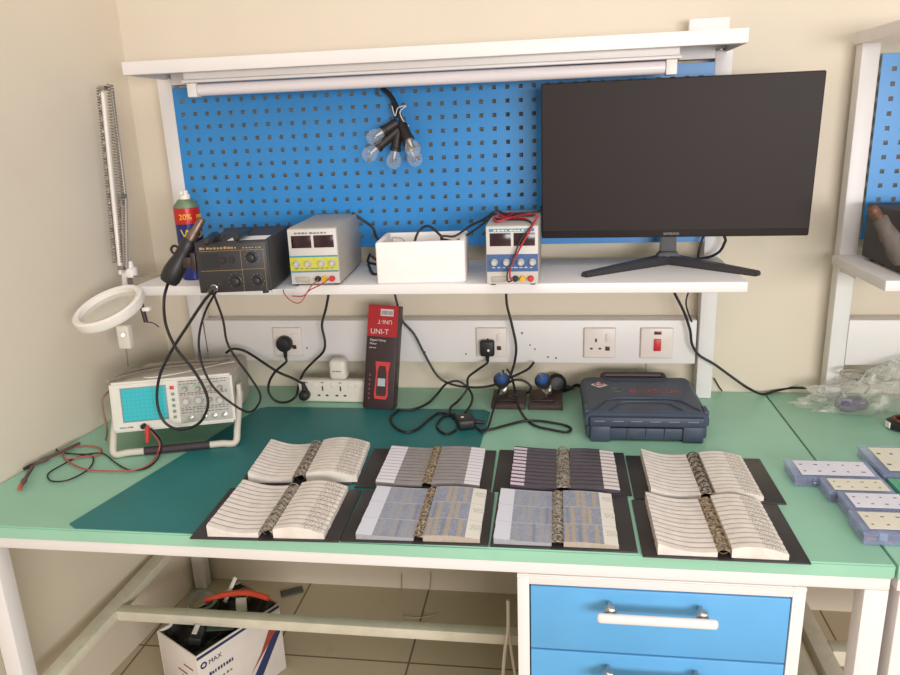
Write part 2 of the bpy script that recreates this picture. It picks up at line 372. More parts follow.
# perforated panel with real square holes
def pegboard(parent, x0, x1, z0, z1, hx0, hz0, pit, X, h=.0052, kmin=-99, kmax=99):
    xs = []; zs = []
    k = math.ceil((x0+.008-hx0)/pit)
    while hx0+k*pit < x1-.008: xs.append(hx0+k*pit); k += 1
    k = math.ceil((z0+.008-hz0)/pit)
    while hz0+k*pit < z1-.008: zs.append(hz0+k*pit); k += 1
    ex = [x0]+[v for c in xs for v in (c-h, c+h)]+[x1]; ez = [z0]+[v for c in zs for v in (c-h, c+h)]+[z1]
    m = MB()
    for y, off in ((-.0605, 0), (-.0590, 1)):
        V = [[m.bm.verts.new((x-X, y+.06, z)) for z in ez] for x in ex]
        for i in range(len(ex)-1):
            for j in range(len(ez)-1):
                if i % 2 == 1 and j % 2 == 1: continue
                q = (V[i][j], V[i+1][j], V[i+1][j+1], V[i][j+1]); m.bm.faces.new(q if not off else q[::-1])
        if off == 0: VF = V
        else: VB = V
    for i in range(1, len(ex)-1, 2):
        for j in range(1, len(ez)-1, 2):
            for (a, b), (c, d) in (((i, j), (i+1, j)), ((i+1, j), (i+1, j+1)), ((i+1, j+1), (i, j+1)), ((i, j+1), (i, j))):
                m.bm.faces.new((VF[a][b], VF[c][d], VB[c][d], VB[a][b]))
    m.box(x0-X, x1-X, 0, .012, z1+.0002, z1+.0015).box(x0-X, x1-X, 0, .012, z0-.0015, z0-.0002)
    return m.build('perforated_panel', PEG, parent, smooth=False)
pegboard(hu, .1592, 1.5748, .4357, .8725, .354, .635, .034, .118)
# ---------------------------------------------------------------- socket rail
sr = empty('socket_rail', (.1605, -.06, .1), 0, 'white steel trunking with socket plates running under the shelf of the long bench', 'socket rail')
bx('trunking', WHITE, sr, 0, 1.4075, 0, .055, 0, .123, .002)
def plate(parent, x, z, kind):
    """x, z of the lower left corner in the rail frame"""
    p = MB().box(x, x+.086, -.009, -.0005, z, z+.086, .0035, 3).build('socket' if kind == 's' else 'isolator_switch', PLATE, parent)
    if kind == 's':
        m = MB()
        m.box(x+.030, x+.035, -.0098, -.0091, z+.046, z+.056).box(x+.017, x+.024, -.0098, -.0091, z+.025, z+.030).box(x+.040, x+.047, -.0098, -.0091, z+.025, z+.030)
        m.build('pin_slots', SLOT, p)
        bx('rocker_switch', PLATE, p, x+.059, x+.070, -.0125, -.0091, z+.047, z+.070, .001)
        bx('indicator', mat('dark_red_lens', (96, 30, 30), .3), p, x+.058, x+.070, -.0105, -.0091, z+.022, z+.034, .0008)
    else:
        bx('rocker_switch', RED, p, x+.035, x+.054, -.0135, -.0091, z+.022, z+.056, .0015)
        bx('indicator', mat('dark_red_lens', (96, 30, 30), .3), p, x+.035, x+.054, -.0105, -.0091, z+.068, z+.077, .0008)
    return p
for X_, k in ((.373-.1605, 's'), (.971-.1605, 's'), (1.269-.1605, 's'), (1.421-.1605, 'i')): plate(sr, X_, .0175, k)
tr = random.Random(3)
for px, py in ((307, 348), (425, 352), (466, 354), (548, 357), (556, 358), (535, 349), (530, 345), (522, 333)):
    p = at(px, py, y=-.06); mk = MB().cyl((p.x-.1605, -.0012, p.z-.1), (p.x-.1605, -.0003, p.z-.1), .002+.001*tr.random(), seg=8); mk.build('screw_hole', SLOT, sr)
# ---------------------------------------------------------------- tube light
tl = empty('tube_light', (.278, -.2, .849), 0, 'white fluorescent batten with one bare tube hung under the canopy', 'light')
bx('housing', WHITE, tl, 0, 1.189, -.022, .03, .033, .0745, .002)
bx('reflector_lip', WHITE, tl, -.004, 1.193, -.026, .034, .026, .0325, .001)
MB().cyl((.03, -.004, .009), (1.159, -.004, .009), .0145, seg=20).build('tube', TUBE, tl)
for x in (.004, 1.160): bx('lamp_holder', WHITE, tl, x, x+.025, -.02, .012, -.008, .0255, .003)
# ---------------------------------------------------------------- junction box on wall
jb = empty('wall_junction_box', (1.514, 0, .908), 0, 'white square junction box on the back wall just above the canopy right end', 'junction box')
bx('box_body', PLATE, jb, 0, .088, -.048, -.0005, 0, .064, .003)
bx('box_lid', WHITE, jb, -.004, .092, -.056, -.0485, -.004, .068, .004)
# ---------------------------------------------------------------- monitor
mo = empty('monitor', (1.47, -.17, .396), -.04, 'large black widescreen monitor on a V-shaped stand at the right end of the shelf', 'monitor')
Mt = Matrix.Translation((0, 0, .074)) @ Matrix.Rotation(.05, 4, 'X')
MB().box(-.312, .312, -.03, -.004, 0, .367, .004, M=Mt).build('bezel', BEZEL, mo)
MB().box(-.309, .309, -.0312, -.0303, .019, .364, M=Mt).build('screen', SCREEN, mo, smooth=False)
MB().box(-.2, .2, -.0035, .022, .06, .28, .012, M=Mt).build('rear_housing', BLACK, mo)
MB().text('SAMSUNG', .008, Mt @ FRONT(0, -.0306, .0065), align='CENTER').build('logo', mat('grey_logo', (150, 146, 146), .4), mo, smooth=False)
nk = MB().prism([(-.022, .0), (.022, .0), (.016, .14), (-.016, .14)], .022, .038, 'y', .003); nk.prism([(-.03, .018), (.03, .018), (.02, .03), (-.02, .03)], .0, .04, 'y', .002)
nk.build('neck', STAND, mo)
def arm(m, tx, ty):
    b = bmesh.new(); h = Vector((0, .025, 0)); t = Vector((tx, ty, 0)); d = (t-h).normalized(); s = Vector((-d.y, d.x, 0)); 
    vs = []
    for (c, w, z) in ((h, .024, 0), (t, .011, 0), (h, .018, .022), (t, .008, .012)):
        vs += [b.verts.new(c+s*w+Vector((0, 0, z))), b.verts.new(c-s*w+Vector((0, 0, z)))]
    for f in ((0, 1, 3, 2), (4, 6, 7, 5), (0, 4, 5, 1), (2, 3, 7, 6), (0, 2, 6, 4), (1, 5, 7, 3)): b.faces.new([vs[i] for i in f])
    bmesh.ops.bevel(b, geom=b.edges[:], offset=.0025, segments=2, affect='EDGES', clamp_overlap=True)
    m._merge(b)
st = MB(); arm(st, 1.262-1.47, -.328+.17); arm(st, 1.652-1.47, -.318+.17); st.build('stand', STAND, mo)
# ---------------------------------------------------------------- component sample books
def book(name, loc, rz, wl, wr, d, pl, pr, spx, ml, mr, label, tl=.02, tr_=.02, sag=.012, hump=.012, rows=12, ringm=STEEL, cl=0., cr=None):
    """spx: spine x in cover frame; pl/pr: (inner, outer) page limits; page height tl/tr_ at spine; origin = front left cover corner"""
    e = empty('component_book', loc, rz, label, 'sample book', 'open component sample books in two rows on the bench front')
    cv = MB()
    cv.box(cl, spx-.012, 0, d, .0, .003, .001).box(spx+.012, cr or wl+wr, 0, d, .0, .003, .001).box(spx-.0125, spx+.0125, 0, d, .0, .002, .0005)
    cv.build('cover', COVER, e)
    def block(nm, inner, outer, t0, shape, m):
        n = rows
        def top(u, v):
            x = inner+(outer-inner)*u + (random.Random(int(v*96)).random()-.5)*.0012*(u > .98)
            vv = v*n; rip = .0011*(vv-math.floor(vv)) if n > 4 else 0
            return Vector((x, .006+(d-.012)*v, .004+shape(u)+rip))
        g = MB(); V = g.grid(top, 14, max(24, n*4))
        base = {}
        def low(vtx):
            if vtx not in base: base[vtx] = g.bm.verts.new((vtx.co.x, vtx.co.y, .0035))
            return base[vtx]
        rim = [V[i][0] for i in range(len(V))]+V[-1][1:]+[V[i][-1] for i in range(len(V)-2, -1, -1)]+V[0][-2:0:-1]
        for a, b in zip(rim, rim[1:]+rim[:1]):
            f = g.bm.faces.new((a, low(a), low(b), b))
            for l in f.loops: l[g.uvl].uv = (.2, .4/n)
        return g.build(nm, m, e, ang=60)
    block('left_pages', pl[0], pl[1], tl, lambda u: tl*(.55+.45*u)-sag*math.sin(PI*min(1, u*1.05))*.8+(.004 if sag > .004 else 0)*u*u, ml)
    block('right_pages', pr[0], pr[1], tr_, lambda u: tr_*(.62-.25*u)+hump*math.sin(PI*min(1, .12+u*.83))+.001, mr)
    # crinkled strip ends along the rings
    wsp = max(.008, (pr[0]-pl[0])/2+.001); cxs = (pr[0]+pl[0])/2; hh = max(tl, tr_)*.62
    rr = random.Random(len(label))
    def sp(u, v):
        ph = math.sin(PI*u); j = noise.noise(Vector((u*7, v*55, loc[0]*9)))
        return Vector((cxs+(u-.5)*2*wsp+j*.003, .008+(d-.016)*v, .005+hh*(.55+.45*ph)+j*.006*ph))
    g = MB(); g.grid(sp, 6, 60); g.build('strip_ends', SPINE, e, ang=180)
    for k in range(8):
        rg = MB(); y = .02+(d-.04)*k/7; rg.torus((cxs, y, .006+hh*.6), (.1, 1, 0), max(.007, wsp*.8), .0011, 14, 6)
        rg.build('binder_ring', ringm, e)
    return e
ZB = .0006; ZM = .0026
book('b', (.502, -.652, ZM), .085, .15, .145, .195, (.118, .02), (.150, .262), .135, PG_WL, PG_WT, 'component book with thick white strip pages on the teal mat, behind the frontmost left book', .020, .023, .008, .014, cr=.252)
book('b', (.497, -.872, ZM), .035, .145, .148, .205, (.135, .034), (.165, .264), .150, PG_WL, PG_WT, 'component book with thick white strip pages, nearest the left at the bench front edge', .019, .019, .007, .013)
book('b', (.796, -.645, ZM), .02, .14, .148, .198, (.113, .012), (.134, .237), .124, PG_GL, PG_GR, 'component book with grey strip pages and white label columns, in the back row', .010, .012, .001, .004, ringm=BRASS, cl=-.034, cr=.262)
book('b', (.803, -.858, ZM), .02, .14, .148, .205, (.128, .018), (.146, .252), .137, PG_SL, PG_SR, 'component book with blue grey sleeve pages, second from the left in the front row', .011, .014, .001, .005, 3, ringm=BRASS, cl=-.012, cr=.268)
book('b', (1.067, -.638, ZB), .0, .14, .142, .205, (.128, .031), (.158, .258), .143, PG_DL, PG_DR, 'component book with dark strip pages in the back row before the tool case', .012, .012, .001, .003, 11, cl=-.006)
book('b', (1.074, -.85, ZB), .0, .13, .135, .208, (.112, .006), (.134, .232), .122, PG_SL, PG_SR, 'component book with brown and grey sleeve pages, third from the left in the front row', .011, .012, .001, .003, 3)
book('b', (1.352, -.652, ZB), .0, .145, .15, .205, (.132, .033), (.160, .252), .145, PG_WL, PG_WT, 'component book with cream strip pages in the back row, its dark cover bare at right', .016, .017, .007, .009, ringm=DKMETAL)
book('b', (1.346, -.862, ZB), .0, .14, .142, .206, (.128, .026), (.152, .246), .142, PG_WL, PG_WT, 'thick component book of white strip pages at the right end of the front row', .017, .019, .007, .012, ringm=BRASS)
# ---------------------------------------------------------------- mat
mt = MB(); P_ = [at(75, 525, z=0), at(84, 531, z=0), at(205, 533, z=0), at(478, 449, z=0), at(489, 440, z=0), at(496, 409, z=0), at(490, 405, z=0), at(268, 408, z=0), at(255, 409, z=0)]
P_ = [(.243, -.83), (.262, -.848), (.80, -.848), (1.036, -.43), (1.045, -.40), (1.05, -.17), (1.035, -.155), (.34, -.165), (.32, -.185)]
PP = [(.218, -.834), (.24, -.8485), (1.0, -.8485), (1.012, -.40), (1.018, -.195), (1.0, -.176), (.385, -.182), (.362, -.196)]
o = MB().prism([(x-.24, y+.84) for x, y in PP], 0, .002, 'z').build('bench_mat', MAT_, smooth=False); o.location = (.24, -.84, .0003)
tag(o, 'dark teal rubber mat lying on the green worktop under the oscilloscope', 'mat')
#PART2
def V3(*a): return Vector(a)
def rotL(x, y, z, rz=0): return Matrix.Translation((x, y, z)) @ Matrix.Rotation(rz, 4, 'Z')
def FR(x, z, y=-.0006, rot=0): return FRONT(x, y, z, rot=rot)
def marks(x0, x1, z, n, h, seed, y0=-.0012, y1=-.0002):
    """a printed line too small to read: a row of tiny dashes"""
    m = MB(); r = random.Random(seed); x = x0; w = (x1-x0)/n
    for k in range(n):
        m.box(x, x+w*(.45+.4*r.random()), y0, y1, z, z+h*(.7+.3*r.random())); x += w
    return m
# ---------------------------------------------------------------- bench power supplies
def psu(loc, rz, band, title, label, yel):
    e = empty('bench_power_supply', loc, rz, label, 'power supply', 'bench power supplies on the shelf'); w, d, h = .118, .29, .137
    bx('casing', PSUG, e, 0, w, .006, d, .004, h, .004)
    bx('front_panel', PSUF, e, .0012, w-.0012, 0, .0058, .005, h-.002, .0025)
    for x in (.008, w-.020):
        for y in (.02, d-.035): MB().cyl((x+.006, y, 0), (x+.006, y, .0045), .006).build('foot', BLACK, e)
    for x in (.0095, .0625): bx('display_window', DISP, e, x, x+.047, -.0008, -.0001, h*.665, h*.875, .0002)
    bd = bx('control_panel', band, e, .002, w-.002, -.0009, -.0001, h*.26, h*.51)
    for z in (h*.245, h*.505): bx('stripe', TEALP if yel else BLUP, e, .002, w-.002, -.0011, -.0001, z, z+.0035)
    marks(.018, .098, h*.905, 9, .0034, 5).build('printed_title', title, e, smooth=False)
    if not yel: bx('title_bar', TEALP, e, .008, w-.01, -.0001, .0, h*.895, h*.945)
    for x in (.019, .046, .078, .104):
        MB().lathe([(.0078, 0), (.0078, .004), (.0062, .005), (.0058, .014), (.005, .015)], (x, -.001, h*.40), (0, -1, 0), 18).build('knob', KNOB, e)
    marks(.014, .110, h*.305, 8, .002, 8, -.0016, -.0009).build('printed_scale', WPRINT if not yel else PRINT, e, smooth=False)
    rk = bx('power_rocker', PSUG, e, .012, .046, -.004, -.0001, h*.075, h*.165, .003)
    for x, m in ((.066, BLACK), (.082, YELP), (.100, RED)):
        t = MB().lathe([(.0068, 0), (.0068, .006), (.0055, .007), (.0055, .014), (.002, .0142)], (x, -.0005, h*.13), (0, -1, 0), 16).build('binding_post', m, e)
    return e
psu((.572, -.4, .396), .081, YEL, PRINT, 'grey bench power supply with a yellow control band, left of the white foam box', True)
psu((1.037, -.413, .396), .002, BLUP, WPRINT, 'grey bench power supply with a blue control band, beside the monitor', False)
# ---------------------------------------------------------------- rework station
st = empty('rework_station', (.392, -.502, .3965), .16, 'black hot air rework station overhanging the shelf front, beside the spray can', 'rework station'); w, d, h = .164, .262, .122
bx('casing', STN, st, 0, w, .003, d, .006, h, .003)
bx('front_panel', STNF, st, .004, w-.004, -.001, .0028, .009, h-.003, .001)
for x in (.012, w-.024):
    for y in (.13, d-.03): MB().cyl((x+.006, y, 0), (x+.006, y, .0062), .007).build('foot', BLACK, st)
    MB().cyl((x+.006, .014, 0.0), (x+.006, .014, .0062), .007).build('foot', BLACK, st)
marks(.012, .098, h*.87, 11, .0052, 2, -.0021, -.0011).build('printed_title', GOLD, st, smooth=False)
marks(.108, .150, h*.87, 6, .0025, 3, -.0021, -.0011).build('printed_title', GOLD, st, smooth=False)
bx('display_window', BLACK, st, .014, .050, -.0022, -.0011, h*.52, h*.78)
for x in (.062, .081): MB().lathe([(.0065, 0), (.0065, .003), (.0055, .004)], (x, -.0011, h*.66), (0, -1, 0), 14).build('push_button', DKMETAL, st)
for x, z, r in ((.127, .70, .0125), (.087, .27, .0135), (.135, .27, .0115)):
    kn = MB().lathe([(r, 0), (r, .003), (r*.72, .0045), (r*.66, .016), (r*.5, .017)], (x, -.0011, h*z), (0, -1, 0), 18).build('knob', BLACK, st)
    m = MB()
    for k in range(9):
        a = -2.3+k*4.6/8; m.box(x+math.sin(a)*r*1.3-.0007, x+math.sin(a)*r*1.3+.0007, -.0018, -.0011, h*z+math.cos(a)*r*1.3-.0007, h*z+math.cos(a)*r*1.3+.0007)
    m.build('dial_scale', GOLD, kn, smooth=False)
fl = MB()
for a, b, c, d_ in ((.010, .155, .835, .84), (.010, .102, .47, .475), (.102, .1026, .06, .84), (.153, .1536, .06, .84), (.102, .1536, .48, .485)): fl.box(a, b, -.0017, -.0011, h*c, h*d_+.0001)
fl.build('printed_frame', GOLD, st, smooth=False)
cn_ = MB().lathe([(.009, 0), (.009, .006), (.0075, .007), (.0075, .018), (.005, .03), (.0035, .045)], (.036, -.0011, h*.16), (-.1, -1, -.1), 16).build('cable_connector', STEEL, st)
hk = MB().box(-.012, -.0005, .0, .05, .06, .1, .002).box(-.03, -.012, .0, .006, .066, .09, .001).box(-.03, -.012, .03, .036, .066, .09, .001); hk.build('gun_cradle', DKMETAL, st)
o = MB().box(0, .195, 0, .12, 0, .0006, 0, M=None).build('paper_sheet', PAPER); o.location = (.395, -.435, .3957); o.rotation_euler = (0, 0, .04)
tag(o, 'white paper sheet slid under the black rework station and jutting over the shelf edge', 'paper')
o.location.z = .3957
# hot air gun
g0, g1, g2 = at(169, 281, y=-.50), at(189, 242, y=-.485), at(201, 221, y=-.475)
e = empty('hot_air_gun', g0, 0, 'black hot air gun hanging upright at the left of the rework station', 'hot air gun')
L0 = V3(0, 0, 0); L1 = g1-g0; L2 = g2-g0; dd = L1.normalized(); ln = L1.length
MB().lathe([(.008, -.004), (.019, -.002), (.0225, .006), (.0235, .025), (.021, .045), (.0175, .06), (.0165, ln*.8), (.017, ln), (.0135, ln+.006)], L0, dd, 22).build('handle', BLACK, e)
d2 = (L2-L1).normalized()
MB().lathe([(.0125, .006), (.0125, .022), (.010, .026), (.0085, .06), (.0065, .062), (.0060, .05)], L1, d2, 18, cap=False).build('nozzle', mat('heat_browned_steel', (134, 112, 98), .4, .7, var=.2), e)
MB().torus(L1*.72+V3(-.018, -.002, .008), (0, 1, 0), .009, .0028, 20, 8).build('hanging_hook', BLACK, e)
YC = -.535
cable('rework_cable', [g0-dd*.004]+[at(x, y, y=YC) for x, y in ((164, 300), (166, 325), (176, 348), (192, 368), (204, 388), (208, 404), (202, 420), (190, 428), (176, 429), (163, 420), (157, 400), (160, 375), (172, 350), (188, 325), (204, 301))]+[at(213, 291, y=-.545)], .0034, CABLE,
      'black hose cable looping from the hot air gun down before the oscilloscope', sub=8)
cable('rework_cable', [at(216, 292, y=-.53)]+[at(x, y, y=-.52) for x, y in ((206, 310), (200, 330), (199, 349), (204, 370), (215, 389), (234, 405))]+[at(249, 412, y=-.49), at(258, 405, y=-.45), at(260, 394, y=-.42)]+[at(x, y, y=-.42) for x, y in ((250, 377), (236, 358), (227, 342), (223, 320), (216, 300))]+[at(213, 293, y=-.5)], .0028, CABLE,
      'thinner black cable looping from the rework station to the right side of the oscilloscope')
# soldering iron and tweezers on top
def on_top(px, py): return at(px, py, z=.53)
a, b = on_top(206, 242), on_top(236, 222); d_ = (b-a).normalized()
e = empty('soldering_iron', a, 0, 'black soldering iron lying on the rework station top, nearest the left edge', 'soldering iron')
MB().lathe([(.004, 0), (.0085, .004), (.0085, .05), (.0105, .06), (.0105, .09), (.007, .1), (.006, .118)], (0, 0, 0), d_, 16).build('grip', BLACK, e)
MB().lathe([(.0038, .118), (.0038, .165), (.0015, .185)], (0, 0, 0), d_, 12).build('tip', STEEL, e)
a, b = on_top(236, 238), on_top(262, 223); d_ = (b-a).normalized()
e = empty('soldering_iron', a, 0, 'slim black iron lying beside the white label on the rework station top', 'soldering iron')
MB().lathe([(.004, 0), (.0075, .003), (.0075, .09), (.005, .1), (.004, .13)], (0, 0, 0), d_, 16).build('grip', BLACK, e)
MB().lathe([(.003, .13), (.003, .15), (.001, .168)], (0, 0, 0), d_, 12).build('tip', DKMETAL, e)
o = MB().box(0, .085, 0, .06, 0, .0006).build('paper_note', PAPER); o.location = (.462, -.478, .5192); o.rotation_euler = (0, 0, .16)
tag(o, 'small white paper note lying flat on top of the rework station', 'paper')
# ---------------------------------------------------------------- spray can
e = empty('spray_can', (.273, -.285, .396), 0.0, 'blue and red spray can of lubricant standing on the left end of the shelf', 'spray can')
R_ = .0315
MB().lathe([(R_*.93, 0), (R_, .003), (R_, .141)], (0, 0, 0), (0, 0, 1), 40).build('can_body', CANB, e)
MB().lathe([(R_+.0002, .1415), (R_+.0002, .180)], (0, 0, 0), (0, 0, 1), 40).build('red_band', CANR, e)
MB().lathe([(R_, .1805), (R_*.96, .186), (R_*.62, .199), (R_*.55, .201)], (0, 0, 0), (0, 0, 1), 40).build('can_shoulder', CANG, e)
MB().lathe([(.0125, .2012), (.0125, .211), (.009, .214), (.009, .221), (.006, .223)], (0, 0, 0), (0, 0, 1), 24).box(-.004, .004, -.017, 0, .213, .221, .001).build('nozzle_cap', LAMPW, e)
def wraptext(s, size, z, a0, m, name, R=R_+.0004):
    t = MB().text(s, size, Matrix.Identity(4), .0003)
    for v in t.bm.verts:
        a = a0+v.co.x/R; rr = R+v.co.z; v.co = Vector((math.sin(a)*rr, -math.cos(a)*rr, z+v.co.y))
    t.build(name, m, e, smooth=False)
wraptext('20%', .0195, .153, -.22, CANY, 'lettering'); wraptext('FREE', .014, .154, 1.18, CANY, 'lettering')
wraptext('WD-40', .033, .106, -.24, CANY, 'lettering')
# ---------------------------------------------------------------- foam box and what is in it
e = empty('foam_box', (.776, -.380, .396), .07, 'open white foam box on the shelf between the two power supplies', 'box'); w, d, h = .209, .17, .098
m = MB(); t = .014
m.box(0, w, 0, t, 0, h, .005, 3).box(0, w, d-t, d, 0, h, .005, 3).box(0, t, t*.7, d-t*.7, 0, h, .004).box(w-t, w, t*.7, d-t*.7, 0, h, .004).box(t*.8, w-t*.8, t*.8, d-t*.8, 0, .014)
m.build('box_shell', FOAM, e)
cable('coiled_cable', [(.80+.03, -.29, .42), (.84, -.27, .46), at(414, 243, y=-.28), at(419, 231, y=-.27), at(428, 226, y=-.27), at(438, 233, y=-.28), at(443, 240, y=-.29), (.93, -.29, .45), (.9, -.28, .415)], .0032, CABLE, 'black cable coiled inside the white foam box, one loop above its rim', seg=8)
cable('power_cable', [(.95, -.3, .43), at(441, 238, y=-.29), at(455, 236, y=-.28), at(470, 226, y=-.26), at(484, 219, y=-.24), at(496, 211, y=-.23), (1.075, -.22, .536), (1.15, -.2, .538), at(541, 207, y=-.16)], .0028, CABLE, 'upper black cable from the foam box over the blue banded power supply')
cable('power_cable', [(.94, -.31, .42), at(441, 241, y=-.3), at(456, 241, y=-.29), at(470, 233, y=-.27), at(484, 223, y=-.25), at(495, 214, y=-.24), (1.08, -.25, .536), (1.12, -.24, .536)], .0026, CABLE, 'lower black cable from the foam box to the blue banded power supply')
cable('white_wire', [(.82, -.3, .415), at(392, 241, y=-.3), at(398, 238, y=-.3), at(405, 242, y=-.3), (.86, -.3, .42)], .0012, GWIRE, 'thin pale wire just showing inside the left of the foam box', 'wire')
cable('power_cable', [at(352, 213, y=-.13), at(364, 221, y=-.12), at(373, 228, y=-.12), at(379, 240, y=-.12), (.79, -.13, .43), (.76, -.14, .4), (.73, -.13, .3995), (.70, -.125, .42)], .0036, CABLE, 'black cable arching behind the yellow banded power supply toward the foam box')
cable('power_cable', [(.69, -.10, .42), at(368, 262, y=-.15), at(377, 265, y=-.2), (.765, -.25, .3995), (.74, -.27, .3995), (.71, -.2, .41)], .0036, CABLE, 'short black cable bend lying between the yellow banded power supply and foam box')
# leads
zt_ = .396+.137+.003
cable('test_lead', [(1.138, -.36, .53), (1.12, -.33, zt_+.001), (1.08, -.3, zt_), (1.055, -.27, zt_+.006), (1.06, -.22, zt_), (1.09, -.24, zt_+.004), (1.075, -.31, zt_+.002), (1.05, -.33, zt_+.004), (1.06, -.37, zt_), (1.09, -.35, zt_+.006), (1.13, -.27, zt_+.004), (1.148, -.3, zt_+.003)], .0024, DRED, 'red test lead coiled on top of the blue banded power supply', 'test lead')
cable('test_lead', [(1.145, -.37, zt_), (1.143, -.405, zt_), at(538, 216, y=-.421), at(529, 232, y=-.424), at(519, 250, y=-.426), at(511, 266, y=-.43), at(510, 277, y=-.437), at(513, 280, y=-.435)], .0022, DRED, 'red test lead crossing the front of the blue banded power supply diagonally', 'test lead')
cable('test_lead', [at(514, 279, y=-.432), (1.088, -.44, .412), (1.086, -.436, .43), (1.095, -.43, .45), (1.115, -.424, .5), (1.139, -.418, .531), (1.14, -.4, .5345), (1.12, -.35, .536), (1.07, -.34, .5365), (1.052, -.31, .5365), (1.07, -.28, .5365), (1.14, -.26, .5345)], .0018, CABLE, 'thin black test lead beside the red one on the blue banded power supply', 'test lead')
pl = (.640, -.416, .412)
cable('test_lead', [Vector((.641, -.408, .4145)), at(317, 281, y=-.436), at(313, 284, y=-.44), at(308, 291, y=-.44), at(301, 302, y=-.44), at(293, 302, y=-.43), at(285, 295, y=-.42), at(283, 289, y=-.41)], .0013, PINKR, 'thin red lead drooping over the shelf edge from the yellow banded power supply', 'test lead')
cable('test_lead', [at(329, 279, y=-.43), at(320, 285, y=-.44), at(310, 290, y=-.445), at(303, 296, y=-.435), at(292, 296, y=-.43)], .0013, DRED, 'short red lead from the red terminal of the yellow banded power supply', 'test lead')
# ---------------------------------------------------------------- clamp meter box leaning on the rail
e = empty('meter_box', (.661, -.183, .0042), -.115, 'tall red and dark box of a clamp meter leaning against the socket rail', 'box', rx=-.262, ry=.035); w, d, h = .088, .040, .288
bx('carton', DKBOX, e, 0, w, 0, d, .001, h-.0005, .0015)
bx('red_panel', REDBOX, e, .0005, w-.0005, -.0006, -.0001, h*.70, h-.001)
bx('red_panel', REDBOX, e, .0005, w-.0005, -.0001, d*.98, h-.0004, h+.0004)
MB().text('UNI-T', .020, FR(.010, h*.725), .0003).build('lettering', WPRINT, e, smooth=False)
MB().text('UNI-T', .016, FR(.072, h*.86, rot=PI), .0003).build('lettering', WPRINT, e, smooth=False)
bx('barcode_label', WPRINT, e, .037, .074, -.0012, -.0007, h*.90, h*.965)
m = MB(); rr = random.Random(4); x = .040
while x < .071: ww = .0006+.0014*rr.random(); m.box(x, x+ww, -.0016, -.0013, h*.91, h*.95); x += ww+.001+.001*rr.random()
m.build('barcode', PRINT, e, smooth=False)
MB().text('Digital Clamp', .0085, FR(.010, h*.655), .0003).build('lettering', WPRINT, e, smooth=False)
MB().text('Meter', .0085, FR(.010, h*.62), .0003).build('lettering', WPRINT, e, smooth=False)
marks(.010, .030, h*.585, 4, .003, 9, -.0009, -.0003).build('printed_line', WPRINT, e, smooth=False)
m = MB().prism([(.034, h*.10), (.066, h*.10), (.071, h*.14), (.069, h*.36), (.074, h*.46), (.030, h*.46), (.034, h*.36), (.031, h*.14)], -.0010, -.0002, 'y'); m.build('printed_meter', mat('print_red', (214, 62, 66), .5), e, smooth=False)
m = MB().prism([(.038, h*.13), (.063, h*.13), (.066, h*.16), (.064, h*.36), (.060, h*.42), (.042, h*.42), (.038, h*.36), (.036, h*.16)], -.0014, -.0011, 'y'); m.build('printed_meter_face', DKBOX, e, smooth=False)
bx('printed_meter_screen', mat('print_pale_blue', (180, 190, 200), .5), e, .040, .062, -.0018, -.0015, h*.225, h*.30)
m = MB()
for k in range(6): m.cyl((.016, -.0002, h*(.10+.045*k)), (.016, -.0009, h*(.10+.045*k)), .0032, seg=12)
for k in range(6): 
    z = h*(.10+.045*k); MB().cyl((.016, -.0002, z), (.016, -.0009, z), .003, seg=12).build('printed_symbol', mat('print_dull_red', (140, 70, 72), .5), e)
m.bm.free()
# ---------------------------------------------------------------- multi socket strip
e = empty('extension_socket', (.460, -.138, .001), -.02, 'cream multi-way extension socket standing on edge under the socket rail', 'extension socket'); w = .202
bx('strip_body', CREAM, e, 0, w, 0, .032, 0, .067, .009, 4)
for k, x in enumerate((.075, .128)):
    s = MB().box(x-.0022, x+.0022, -.0006, -.0001, .036, .050, .0003).build('socket_slot', SLOT, e)
    for sx in (-.012, .012): MB().box(x+sx-.004, x+sx+.004, -.0006, -.0001, .020, .0245, M=None).build('socket_slot', SLOT, e)
for x in (.028, .075, .128): bx('indicator', SLOT, e, x-.004, x+.004, -.0006, -.0001, .0595, .0615)
for x in (.052, .106, .156): bx('rocker_switch', PLATE, e, x-.006, x+.007, -.002, -.0001, .046, .060, .0015)
bx('rocker_switch', PLATE, e, .170, .188, -.002, -.0001, .048, .058, .0015)
e = empty('travel_adapter', (.583, -.137, .0685), 0, 'cream rounded plug adapter standing above the extension socket', 'plug adapter')
MB().box(-.025, .025, -.006, .036, 0, .060, .012, 4).build('adapter_body', CREAM, e)
marks(-.012, .012, .027, 5, .003, 2, -.0072, -.0062).build('printed_line', PRINT, e, smooth=False)
# plugs
def plug(c, r, label, up=(0, -1, 0), dot=True, tail=(0, 0, -1), box=False):
    e = empty('power_plug', c, 0, label, 'plug'); u = Vector(up).normalized(); t = Vector(tail).normalized()
    if box:
        q = u.to_track_quat('Z', 'Y').to_matrix().to_4x4(); MB().box(-r, r, -r*1.15, r*1.15, 0, .022, .006, 3, M=q).build('plug_body', BLACK, e)
    else: MB().lathe([(r*.95, 0), (r, .003), (r*.98, .016), (r*.8, .024), (r*.3, .027)], (0, 0, 0), u, 24).build('plug_body', BLACK, e)
    MB().lathe([(.0065, 0), (.0055, .012), (.004, .026)], u*.009+t*(r*.8), t, 14).build('strain_relief', CABLE, e)
    if dot: MB().lathe([(.0036, 0), (.0036, .0008)], u*(.0225 if box else .0272)+V3(.004, 0, -.004 if abs(u.z) < .5 else 0), u, 14).build('white_dot', LAMPW, e)
    return e
plug((.411, -.0702, .158), .024, 'round black plug in the leftmost socket of the rail', dot=False)
plug((1.003, -.0702, .149), .020, 'square black plug with a white dot in the second socket of the rail', box=True)
